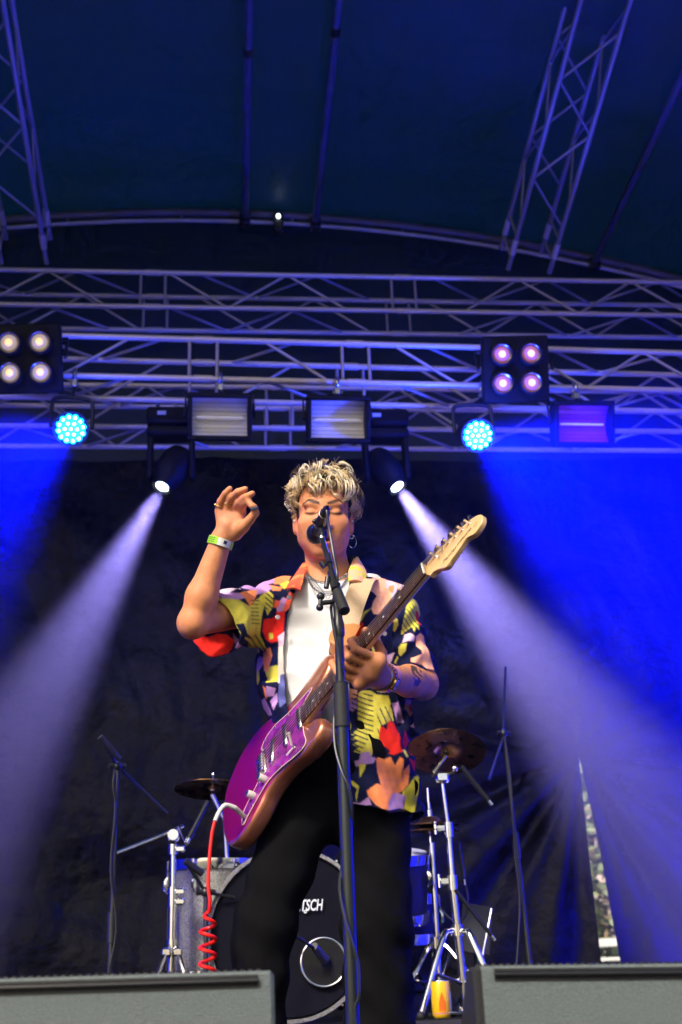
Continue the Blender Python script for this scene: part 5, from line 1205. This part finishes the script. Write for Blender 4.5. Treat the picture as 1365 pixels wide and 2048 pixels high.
# refine the face so the painted purple reflection has points to live on
bm = bmesh.new(); bm.from_mesh(gb); fs = [f for f in bm.faces if len(f.verts) > 8]; bmesh.ops.triangulate(bm, faces=fs)
for _ in range(3):
    ed = [e for e in bm.edges if e.calc_length() > .02]
    if ed: bmesh.ops.subdivide_edges(bm, edges=ed, cuts=1)
bmesh.ops.triangulate(bm, faces=[f for f in bm.faces if len(f.verts) > 4]); bm.to_mesh(gb); bm.free()
co = np.array([v_.co for v_ in gb.vertices])-GO; cc = reflection_col(co@GA[0], co@GA[1], co@GA[2])
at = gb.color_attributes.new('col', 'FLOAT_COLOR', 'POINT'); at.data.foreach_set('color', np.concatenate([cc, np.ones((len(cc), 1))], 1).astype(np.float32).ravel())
gb.polygons.foreach_set('use_smooth', [True]*len(gb.polygons)); gb.set_sharp_from_angle(angle=radians(35))
GPAINT = mat('copper_with_painted_reflection', rough=.30, metal=.75, attr='col', coat=.9, var=(900, .06))
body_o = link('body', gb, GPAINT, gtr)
def plate(uv, n0, n1, name, m, par, sm=4, inset=.0008):
    o_ = smoothcurve(uv, sm, True) if sm else np.array(uv); c_ = o_.mean(0); d_ = c_-o_; d_ /= np.linalg.norm(d_, axis=1)[:, None]
    return MB().rings([g3(o_, n0), g3(o_, n1-inset), g3(o_+d_*inset, n1)]).build(name, m, par, 40)
GUARD = [(.209, -.070), (.172, -.073), (.110, -.079), (.057, -.092), (.012, -.085), (-.006, -.062), (.008, -.045), (.007, -.002), (-.014, .030), (-.045, .052), (-.086, .080), (-.094, .112), (-.086, .122), (-.066, .108), (-.018, .086), (.020, .074), (.071, .080), (.120, .094), (.158, .100), (.172, .088), (.168, .062), (.166, .032), (.1665, -.030), (.180, -.050), (.205, -.060)]
pg = plate(GUARD, -.0118, -.0088, 'pickguard', mat('pearl_pickguard', (.34, .035, .30), .25, .35, coat=.8, var=(38, .55)), gtr)
for a, b in ((.200, -.066), (.11, -.074), (.055, -.086), (.012, -.080), (-.002, -.06), (-.088, .115), (-.05, .06), (-.05, .092), (.07, .073), (.118, .088), (.155, .094), (-.02, .04)):
    MB().lathe(G(a, b, -.009), GA[2], [(.0034, 0), (.003, .0012), (.0, .0016)], 10).build('screw', CHROME, pg)
MB().tube(g3(smoothcurve(GUARD, 4, True), -.0092), .0011, 5, close=True).build('guard_edge', mat('guard_edge_ply', (.75, .55, .5), .4), pg)
# neck, fingerboard, frets, dots, nut
NW = lambda u_: .0212+(.0282-.0212)*(.648-u_)/(.648-.175)
MAPLE = mat('maple', (.74, .46, .21), .32, 0, .5, coat=.4, var=(30, .10)); ROSE = mat('rosewood', (.050, .020, .016), .45, 0, .5, var=(60, .35))
us = np.linspace(.150, .652, 24); R_ = []
for u_ in us:
    w_ = NW(u_); th = .0225 if u_ > .23 else .0225+.012*min(1, (.23-u_)/.04)
    R_.append(np.array([G(u_, w_*cos(t_), -.0055-(th-.0055)*sin(t_)**.8) for t_ in np.linspace(0, pi, 12)]))
MB().rings(R_).build('neck', MAPLE, gtr)
R_ = []
for u_ in np.linspace(.170, .650, 14):
    w_ = NW(u_)-.0002; R_.append(np.array([G(u_, -w_, -.0053), G(u_, w_, -.0053), G(u_, w_, -.0012), G(u_, w_*.5, -.0002), G(u_, 0, 0), G(u_, -w_*.5, -.0002), G(u_, -w_, -.0012)]))
fb = MB().rings(R_).build('fingerboard', ROSE, gtr)
FRET = mat('nickel_fret', (.75, .73, .7), .25, 1.0)
for k in range(1, 22):
    u_ = .648*2**(-k/12); w_ = NW(u_)
    MB().tube([G(u_, -w_, -.0008), G(u_, -w_*.4, .0004), G(u_, w_*.4, .0004), G(u_, w_, -.0008)], .0012, 5).build('fret', FRET, fb)
PEARL = mat('pearl_dot', (.8, .78, .74), .3)
for k in (3, 5, 7, 9, 12, 15, 17, 19):
    u_ = (.648*2**(-k/12)+.648*2**(-(k-1)/12))/2
    for v_ in ((0,) if k != 12 else (-.012, .012)): MB().lathe(G(u_, v_, -.0006), GA[2], [(.0033, 0), (.0033, .0009), (0, .001)], 12).build('inlay_dot', PEARL, fb)
MB().box(G(.650, 0, .001), (.0045, .0425, .005), GA.T, .0006).build('nut', mat('bone', (.8, .76, .66), .4), gtr)
HEAD = [(.651, -.0212), (.668, -.026), (.69, -.027), (.7227, -.0215), (.76, -.013), (.793, -.005), (.81, .002), (.826, .012), (.835, .024), (.836, .037), (.829, .049), (.815, .0555), (.800, .056), (.788, .047), (.775, .042), (.7475, .048), (.7212, .053), (.705, .0565), (.695, .050), (.68, .034), (.665, .0245), (.651, .0212)]
ho_ = smoothcurve(HEAD, 3, True); c_ = ho_.mean(0); dd_ = c_-ho_; dd_ /= np.linalg.norm(dd_, axis=1)[:, None]
hs = MB().rings([g3(ho_+dd_*.002, -.0245), g3(ho_, -.0225), g3(ho_, -.0125), g3(ho_+dd_*.0015, -.0112)]).build('headstock', MAPLE, gtr, 30)
tun = [(.799, .0075), (.776, .0020), (.7525, -.0035), (.7295, -.009), (.7060, -.0145), (.6830, -.0185)]
for a, b in tun:
    pz = MB().lathe(G(a, b, -.0112), GA[2], [(.0048, 0), (.0048, .001), (.0032, .0015), (.003, .012), (.0036, .0135), (.0036, .017), (.0, .0175)], 12).build('tuning_post', CHROME, hs)
    k_ = G(a+.002, b-.020, -.018); q0 = G(a, b-.012, -.018)
    MB().cyl(G(a, b, -.030), q0, .0022, n=8).tube([q0, k_-GA[1]*.004, k_-GA[1]*.012, k_-GA[1]*.016], [.003, .0055, .0062, .003], 8).build('tuning_key', CHROME, pz)
for a, b in ((.708, -.004), (.694, .004)): MB().torus(G(a, b, -.006), GA[0]+GA[2]*.1, .0035, .0011, 12, 5).build('string_tree', CHROME, hs)
def text_mesh(body, size, ext_=.0002, shear=0, weight=0):
    cu = bpy.data.curves.new('t', 'FONT'); cu.body = body; cu.size = size; cu.extrude = ext_; cu.shear = shear; cu.align_x = 'CENTER'; cu.offset = weight; cu.resolution_u = 3
    ob = bpy.data.objects.new('t', cu); COL.objects.link(ob); dg = bpy.context.evaluated_depsgraph_get(); me_ = bpy.data.meshes.new_from_object(ob.evaluated_get(dg))
    bpy.data.objects.remove(ob); me_.materials.clear(); return me_
def put_text(name, body, size, org, ex, ey, m, par, sx_=1.0, **k):
    ex = nrm(ex); ey = nrm(ey); ez = np.cross(ex, ey); ez = ez; ex = ex*sx_; M = Matrix(((ex[0], ey[0], ez[0], org[0]), (ex[1], ey[1], ez[1], org[1]), (ex[2], ey[2], ez[2], org[2]), (0, 0, 0, 1)))
    return link(name, text_mesh(body, size, **k), m, par, M)
INK = mat('decal_ink', (.12, .075, .03), .5)
put_text('logo_decal', 'Fender', .017, G(.722, .038, -.0108), GA[0], -GA[1], INK, hs, shear=.3)
put_text('model_decal', 'JAZZMASTER', .0085, G(.775, .033, -.0108), GA[0], -GA[1], INK, hs, weight=.0002)
MB().lathe(G(.813, .034, -.0111), GA[2], [(.0085, 0), (.0085, .0003), (0, .0003)], 24).build('round_decal', mat('gold_decal', (.45, .36, .14), .4), hs)
# pickups, bridge, strings, controls
BLKPK = mat('pickup_black', (.02, .02, .03), .25)
for k, (u0, v0, u1, v1) in enumerate(((.157, -.042, .160, .034), (.098, -.044, .100, .034), (.050, -.044, .040, .034))):
    a_, b_ = G(u0, v0, -.006), G(u1, v1, -.006); d_ = nrm(b_-a_); e_ = nrm(np.cross(GA[2], d_)); M3_ = np.array([d_, e_, GA[2]]).T
    pk_ = MB().box((a_+b_)/2, (np.linalg.norm(b_-a_), .0165, .009), M3_, .002).build('pickup', CHROME, gtr)
    MB().box((a_+b_)/2+GA[2]*.0046, (np.linalg.norm(b_-a_)-.008, .008, .002), M3_, .0008).build('pickup_cover', BLKPK, pk_)
    for t_ in (-.005, np.linalg.norm(b_-a_)+.005): MB().lathe(a_+d_*t_-GA[2]*.004, GA[2], [(.003, 0), (.003, .003), (0, .004)], 8).build('pickup_screw', CHROME, pk_)
br = MB().box(G(-.005, -.004, -.009), (.036, .080, .006), GA.T, .0012).build('bridge', CHROME, gtr)
for k in range(6):
    v_ = -.030+.0105*k; MB().box(G(.0, v_, -.003), (.020, .0085, .008), GA.T, .001).build('saddle', CHROME, br)
    MB().cyl(G(-.022, v_, -.004), G(-.01, v_, -.003), .0017, n=6).build('saddle_screw', CHROME, br)
STR = mat('steel_string', (.75, .72, .68), .3, 1.0)
for k in range(6):
    vb = -.0275+.0105*k; vn = -.0175+.007*k; tp = tun[5-k]
    MB().tube([G(-.003, vb, .0025), G(.648, vn, .0035), G(tp[0], tp[1]+.003, .001)], .0011-.0001*k, 4).build('string', STR, gtr)
KN = mat('knob_cream', (.62, .58, .55), .35)
for a, b in ((.006, .058), (-.043, .068)):
    kn = MB().lathe(G(a, b, -.009), GA[2], [(.0092, 0), (.0095, .004), (.0085, .018), (.0078, .0195)], 20).build('control_knob', KN, gtr)
    MB().lathe(G(a, b, .0102), GA[2], [(.0079, 0), (.007, .0012), (0, .0013)], 20).build('knob_top', mat('knob_top_blue', (.05, .05, .25), .25, .6), kn)
sw = MB().lathe(G(.128, .066, -.009), GA[2], [(.007, 0), (.007, .002), (.003, .003), (.003, .008), (0, .009)], 14).build('selector_switch', CHROME, gtr)
MB().tube([G(.128, .066, -.002), G(.140, .055, .012), G(.146, .050, .020)], [.002, .003, .0045], 8).build('switch_tip', KN, sw)
MB().tube([G(.128, .072, -.004), G(.105, .075, -.002)], .0022, 6).build('switch_lever', KN, sw)
MB().lathe(G(-.080, .104, -.009), GA[2], [(.008, 0), (.008, .002), (.005, .003), (.005, .007)], 16).build('output_jack', CHROME, gtr)
# strap: tan leather end and beige webbing over the shoulder
LEA = mat('tan_leather', (.50, .19, .045), .5, 0, .5, bump=(120, .3), var=(25, .15)); WEB = mat('beige_strap_leather', (.60, .42, .25), .6, 0, .4, bump=(160, .3), var=(20, .08))
sb = G(.268, -.138, -.032)
MB().cyl(sb-GA[1]*.008, sb-GA[1]*.022, .006, n=12).build('strap_button', CHROME, gtr)
p_end = [sb-GA[1]*.016, P(672, 1292, 2.792), P(684, 1272, 2.802), P(699, 1245, 2.818)]
f_ = nrm(V(-.25, -1, .1))
MB().tube(smoothcurve(p_end, 8), [.012+.018*min(1, t_*1.6) for t_ in np.linspace(0, 1, 25)], 10, flat=(f_, .075)).build('strap_end', LEA, gtr)
ps = smoothcurve([P(696, 1251, 2.815), P(706, 1215, 2.824), P(717, 1185, 2.838), P(728, 1160, 2.868), P(734, 1160, 2.905), P(738, 1162, 2.97), P(735, 1166, 3.05), P(700, 1230, 3.135), P(640, 1400, 3.150), P(590, 1500, 3.135)], 8)
ps = np.concatenate([ps, smoothcurve([ps[-1], P(540, 1560, 3.08), G(-.150, .0, -.060)], 4)[1:]])
nr = []
for i, p_ in enumerate(ps):
    t_ = i/(len(ps)-1); k_ = np.interp(t_, [0, .3, .42, .52, .65, 1], [0, .25, .6, 1, 1.5, 1.9])
    nr.append(nrm(V(-.1, -cos(k_*pi/2), sin(min(k_, 2)*pi/2)+.1)))
strap = MB().tube(ps, .0275, 10, flat=(np.array(nr), .075)).build('strap', WEB, gtr)
for px, py in ((698, 1265), (690, 1280)): MB().sphere(P(px+5, py, 2.806), .0035, 8, 6).build('rivet', CHROME, strap)
# ------------------------------------------------------------------ vocal microphone on its boom stand
put_text(put_text_later[0][0], 'GRETSCH', .052, put_text_later[0][2], bx_, V(0, 0, 1), mat('white_letter', (.75, .78, .85), .5), bd, sx_=.60, shear=.25, weight=.0012)
MB().torus(P(611, 1824, 4.348), bax, .004, .002, 14, 6).build('badge_dot', mat('white_letter'), bd)
YP = 2.50
TUBE = mat('stand_tube_black', (.018, .022, .022), .30, .4, .6)
pt = P(678, 1262, YP); pb = P(707, 2060, YP); dd = (pb-pt)/(pb[2]-pt[2]); pf = pt+dd*(0-pt[2])
ms = thing('vocal_microphone_stand', 'black boom microphone stand right in front of the singer', 'microphone stand', pf)
at_ = lambda py: pt+dd*(P(690, py, YP)[2]-pt[2])
MB().cyl(pf+V(0, 0, .02), at_(1440), .0135, n=18).build('lower_tube', TUBE, ms)
MB().cyl(at_(1455), at_(1365), .0165, .0160, 18).torus(at_(1453), dd, .0155, .0018, 18, 6).torus(at_(1367), dd, .0152, .0018, 18, 6).build('clutch_grip', RUBBER, ms)
MB().cyl(at_(1370), at_(1262), .0098, n=16).build('upper_tube', TUBE, ms)
MB().lathe(pf, (0, 0, 1), [(.0, .002), (.12, .002), (.125, .008), (.12, .016), (.03, .024), (.018, .04)], 40).build('round_base', BLACKM, ms)
MB().lathe(at_(1264), (0, 0, 1), [(.011, -.012), (.013, -.006), (.013, .018), (.010, .03), (.010, .045)], 16).build('swivel_mount', BLACKP, ms)
MB().torus(at_(1258), dd, .0115, .0016, 18, 6).build('silver_ring', CHROME, ms)
b0, b1, b2, b3 = P(689, 1221, YP-.05), P(673, 1168, YP+.02), P(654, 1110, YP+.09), P(645, 1078, YP+.13)
bo = MB().tube([b0, b1, b2, b3], .0062, 12).build('boom', TUBE, ms)
MB().cyl(P(675, 1184, YP-.003), b0, .0115, .0128, 16).lathe(b0, b0-b1, [(.0128, 0), (.011, .003), (.004, .0032)], 16).build('counterweight', RUBBER, bo)
MB().cyl(P(671, 1180, YP+.002), P(663, 1146, YP+.045), .0092, n=14).build('boom_sleeve', BLACKP, bo)
MB().cyl(P(664, 1162, YP+.02), P(655, 1163, YP+.018), .0035, n=8).cyl(P(656, 1155, YP+.018), P(653, 1176, YP+.014), .0062, n=10).build('clamp_knob', BLACKP, bo)
MB().cyl(P(660, 1128, YP+.065), P(656, 1110, YP+.088), .0078, n=12).build('boom_collar', BLACKP, bo)
MB().tube([P(655, 1128, YP+.066), P(647, 1132, YP+.06), P(642, 1124, YP+.06)], [.004, .0075, .0055], 10).build('collar_knob', BLACKP, bo)
MB().torus(b3, b3-b2, .0058, .003, 18, 8).build('thread_ring', CHROME, bo)
MB().cyl(P(672, 1203, YP), P(645, 1206, YP-.005), .0055, n=10).sphere(P(642, 1193, YP-.005), .0090, 12, 8).sphere(P(640, 1215, YP-.005), .0085, 12, 8).cyl(P(642, 1193, YP-.005), P(640, 1215, YP-.005), .0045, n=8).build('t_handle', BLACKP, ms)
MB().tube(smoothcurve([at_(1250), P(676, 1225, YP+.004), P(674, 1205, YP+.004), b1], 5), .0095, 10).build('tilt_joint', BLACKP, ms)
# microphone
tail, head_ = P(651, 1024, 2.600), P(634, 1067, 2.722); ad = nrm(head_-tail); Lm = np.linalg.norm(head_-tail)
mc = thing('vocal_microphone', 'black handheld microphone at the singer\'s mouth', 'microphone', (tail+head_)/2)
MB().lathe(tail, ad, [(.0085, .001), (.0115, 0), (.0120, .006), (.0122, .018), (.0150, Lm-.035), (.0175, Lm-.018)], 24).build('handle', MICB, mc)
MB().torus(tail+ad*.010, ad, .0122, .0016, 24, 6).build('tail_ring', mat('worn_silver_ring', (.55, .52, .48), .35, 1), mc)
MB().lathe(tail, ad, [(.0, .004), (.0088, .003), (.0088, -.018), (.006, -.022), (.0035, -.030)], 16).build('plug', BLACKP, mc)
MB().lathe(head_, ad, [(.0175, -.018), (.0215, -.012), (.0245, -.004), (.0255, .004), (.0235, .014), (.0175, .022), (.008, .026), (0, .0265)], 28).build('grille', GRIL, mc)
MB().torus(head_, ad, .0252, .0016, 28, 6).build('grille_band', mat('grille_band', (.1, .1, .12), .3, .9), mc)
MB().torus(tail+ad*Lm*.55, ad, .0150, .0042, 20, 8).tube([tail+ad*Lm*.55+V(0, -.004, -.014), b3+V(0, 0, .012), b3], [.007, .0065, .006], 10).build('clip', BLACKP, mc)
MB().sphere(tail+ad*Lm*.5-CR*.016+CU*.004, .0055, 8, 6).build('switch', BLACKP, mc)
# its cable
CB = mat('rubber_cable', (.016, .018, .020), .38)
cb = thing('microphone_cable', 'black cable running from the microphone down round the stand', 'cable', pf+V(.05, -.03, 0))
pts = [tail-ad*.02, P(655, 1030, 2.575), P(660, 1062, 2.55), P(668, 1110, 2.535), P(675, 1150, 2.515), P(672, 1185, 2.53), P(663, 1212, 2.515), P(666, 1245, 2.482), P(674, 1290, 2.478), P(684, 1330, 2.483), P(686, 1370, 2.505), P(678, 1405, 2.525), P(669, 1437, 2.512), P(671, 1494, 2.495), P(684, 1542, 2.478), P(697, 1572, 2.474), P(704, 1610, 2.482), P(703, 1660, 2.508), P(692, 1705, 2.520), P(683, 1741, 2.505), P(680, 1782, 2.490), P(691, 1840, 2.474), P(704, 1882, 2.470), P(716, 1927, 2.474), P(719, 1990, 2.48), P(714, 2060, 2.49)]
pts = list(pts)+[V(pf[0]+.06, 2.48, .12), V(pf[0]+.16, 2.44, .008), V(pf[0]+.4, 2.3, .006)]
MB().tube(smoothcurve(pts, 6), .0033, 8).build('lead', CB, cb)
# red coiled guitar lead
jk = G(-.080, .104, -.004)
gl_ = thing('guitar_lead', 'red coiled guitar lead hanging from the guitar to the floor', 'cable', P(405, 1960, 2.72))
n_ = GA[2]
pl0 = jk+n_*.0; pl1 = P(470, 1616, (jk+n_*.05)[1]-.005); pl2 = P(452, 1611, pl1[1]-.01); pl3 = P(440, 1622, pl1[1]-.02); pl4 = P(430, 1643, pl1[1]-.03)
MB().tube([pl0, pl1], [.0062, .0062], 14).build('plug_barrel', mat('white_plug', (.62, .60, .58), .35), gl_)
MB().tube(smoothcurve([pl1, pl2, pl3, pl4], 5), [.0060]*8+[.0052]*8, 12).build('plug_boot', mat('white_plug'), gl_)
MB().cyl(pl0-n_*.004, pl0+n_*.006, .0035, n=8).build('plug_tip', CHROME, gl_)
REDC = mat('red_cable_jacket', (.75, .012, .008), .35)
cy = pl4[1]; Pc = lambda px, py: P(px, py, cy)
run = [pl4, Pc(424, 1670), Pc(419, 1720), Pc(417, 1770), Pc(420, 1800)]
rp = list(smoothcurve(run, 6))
top_, bot_ = Pc(417, 1818), V(Pc(410, 1955)[0], cy, .05); turns = (top_[2]-bot_[2])/.0335; nn_ = int(turns*18)
hel = []
for i in range(nn_+1):
    k = i/nn_; a = 2*pi*turns*k+.4; r_ = .0175*min(1, k*14+.15); hel.append(top_+(bot_-top_)*k+V(cos(a)*r_, sin(a)*r_, 0))
MB().tube(np.array(rp+hel), .0042, 8).build('coiled_lead', REDC, gl_)
MB().tube(smoothcurve([hel[-1], V(bot_[0]-.05, cy-.1, .006), V(bot_[0]-.4, cy-.15, .006)], 6), .0042, 8).build('floor_lead', REDC, gl_)

# ------------------------------------------------------------------ monitor wedges at the stage edge
WGR = mat('textured_grey_paint', (.105, .127, .127), .62, 0, .5, bump=(520, .8, 2), var=(420, .25), bumpdist=.003)
def wedge(label, xa, za, xb, zb, Y, side_l, side_r):
    """back of a floor monitor: upright grey panel towards the audience, sloping grille towards the singer"""
    t = thing('monitor_wedge', label, 'stage monitor', ((xa+xb)/2, Y+.2, 0), 'floor monitors at the stage edge')
    b = .006
    def sec(x, z): return [V(x, Y+.012, 0.0), V(x, Y, z-b), V(x, Y+.004, z-.004), V(x, Y+b, z), V(x, Y+.05, z), V(x, Y+.40, .17), V(x, Y+.43, .12), V(x, Y+.38, 0.0)]
    MB().rings([sec(xa+.012, za), sec(xb-.012, zb)]).build('cabinet', WGR, t, 25)
    for x, z, s_, mt in ((xa, za, 1, side_l), (xb, zb, -1, side_r)):
        r0 = np.array(sec(x, z)); r1 = np.array(sec(x+s_*.012, z)); c_ = r0.mean(0); MB().rings([c_+(r0-c_)*.975+V(0, .0, 0), r0+V(s_*.005, 0, 0), r1]).build('side_panel', mt, t, 25)
    # handle rail sunk under the top edge
    ha, hb = V(xa+.03, Y-.003, za-.0125), V(xb-.022, Y-.003, zb-.0125)
    MB().cyl(ha, hb, .0045, n=12).build('handle_rail', mat('rail_black_gloss', (.012, .012, .013), .22, .2, .7), t)
    MB().add([V(xa+.03, Y-.0012, za-.0215), V(xb-.022, Y-.0012, zb-.0215), V(xb-.022, Y-.0012, zb-.0045), V(xa+.03, Y-.0012, za-.0045)], [(0, 1, 2, 3)]).build('rail_recess', mat('recess_black', (.006, .006, .006), .6), t, 0)
    gr = MB(); n_ = int((xb-xa)/.012)
    for i in range(n_):
        x = xa+.02+(xb-xa-.04)*i/(n_-1); z = za+(zb-za)*i/(n_-1); gr.box((x, Y+.058, z+.001), (.0085, .012, .008), bev=.002)
    o = gr.build('grille_edge', BLACKM, t); o['kind'] = 'stuff'
    MB().add([V(xa+.02, Y+.06, za-.004), V(xb-.02, Y+.06, zb-.004), V(xb-.02, Y+.395, .180), V(xa+.02, Y+.395, .180)], [(0, 1, 2, 3)]).build('front_grille', mat('perforated_grille', (.015, .015, .02), .5, .5, bump=(400, 1.0)), t, 0)
    return t
A, B = P(-40, 1957, 1.78), P(548, 1941, 1.78)
wedge('grey floor monitor at the lower left stage edge', A[0]-.12, A[2], B[0], B[2], 1.78, WGR, WGR)
A, B = P(946, 1933, 1.82), P(1400, 1931, 1.82)
wedge('grey floor monitor with a black side at the lower right stage edge', A[0], A[2], B[0]+.1, B[2], 1.82, mat('black_side_cloth', (.008, .008, .009), .8), WGR)
# ------------------------------------------------------------------ what the slit in the backdrop shows: fence, tree, house
c = P(1215, 1885, 17.0)
t = thing('garden_fence', 'green mesh fence with a white top rail outside behind the stage', 'fence', (c[0], 17, GZ))
MB().box((c[0], 17.0, c[2]-.01), (5.0, .09, .11), bev=.01).build('top_rail', mat('white_paint', (.75, .74, .70), .5), t)
MB().box((c[0], 17.0, c[2]-.22), (5.0, .05, .05), bev=.006).build('lower_rail', mat('white_paint'), t)
for k in range(40): rod('slat', (c[0]-2.45+k*.125, 17.03, GZ), (c[0]-2.45+k*.125, 17.03, c[2]-.24), .012, mat('fence_white', (.6, .65, .6), .5), t, 6)
MB().box((c[0], 17.07, (c[2]-.25+GZ)/2), (5.0, .01, c[2]-.25-GZ)).build('green_screen', mat('green_screen_cloth', (.01, .07, .05), .8), t)
hx_, hz_ = c[0]+1.5, 22.0
t = thing('pink_house', 'pale pink house wall outside behind the stage', 'house', (hx_, 26, GZ))
MB().box((hx_, 27, 2.4), (12, 2, 7.0)).build('wall', mat('pink_render', (.62, .50, .44), .85, var=(1.5, .15), bump=(8, .3)), t, 0)
for k in range(5):
    w_ = MB().box((hx_-4+2*k, 25.98, 2.1), (.9, .06, 1.4)).build('window', mat('window_white', (.7, .68, .64), .5), t, 0); MB().box((hx_-4+2*k, 25.94, 2.1), (.72, .02, 1.2)).build('pane', mat('window_glass', (.03, .04, .05), .08), w_, 0)
MB().box((c[0]+1.6, 25.9, 1.0), (.5, .16, 4.2), bev=.02).build('white_pilaster', mat('window_white'), t)
def tree(label, x, y, z0, h, r, seed):
    rs = np.random.RandomState(seed); t = thing('broadleaf_tree', label, 'tree', (x, y, GZ), 'trees behind the stage')
    BARK = mat('bark', (.09, .065, .045), .9, bump=(14, .8))
    MB().tube([V(x, y, GZ), V(x+.05, y, GZ+h*.25), V(x-.05, y+.05, GZ+h*.5), V(x+.05, y, GZ+h*.8)], [.16, .12, .09, .03], 10).build('trunk', BARK, t)
    for k in range(9):
        a = rs.uniform(0, 6.28); s = V(x, y, GZ+h*rs.uniform(.3, .7)); e = s+V(cos(a)*r*.7, sin(a)*r*.7, rs.uniform(.3, .9)); MB().tube([s, (s+e)/2+V(0, 0, .1), e], [.05, .035, .012], 6).build('limb', BARK, t)
    n = 9000; cl = rs.normal(size=(60, 3)); cl /= np.linalg.norm(cl, axis=1)[:, None]; cl *= rs.uniform(.25, 1, (60, 1))**.5*V(r, r, h*.36); cl += V(x, y, GZ+h*.62)
    cen = cl[rs.randint(0, 60, n)]+rs.normal(size=(n, 3))*.16*r; u = rs.normal(size=(n, 3)); u /= np.linalg.norm(u, axis=1)[:, None]; w = np.cross(u, rs.normal(size=(n, 3))); w /= np.linalg.norm(w, axis=1)[:, None]
    s = rs.uniform(.06, .12, (n, 1)); q = np.stack([cen-u*s, cen+w*s*.5, cen+u*s, cen-w*s*.5], 1).reshape(-1, 3); f = np.arange(n*4).reshape(-1, 4)
    base = np.array((.22, .28, .12)); cc = base*(1+rs.uniform(-.3, .35, (n, 1))); au = rs.rand(n) < .22; cc[au] = np.array((.26, .19, .10))*(1+rs.uniform(-.4, .4, (au.sum(), 1)))
    o = link('crown', field_mesh('crown', q, f, np.repeat(cc, 4, 0)), mat('leaves', rough=.6, attr='col'), t); o['kind'] = 'stuff'
tree('broadleaf tree with green and russet leaves seen through the slit', c[0]+.55, 20.0, 0, 6.4, 1.6, 3)
tree('taller broadleaf tree beyond the slit, left of the first', c[0]-2.4, 23.0, 0, 6.2, 1.8, 4)
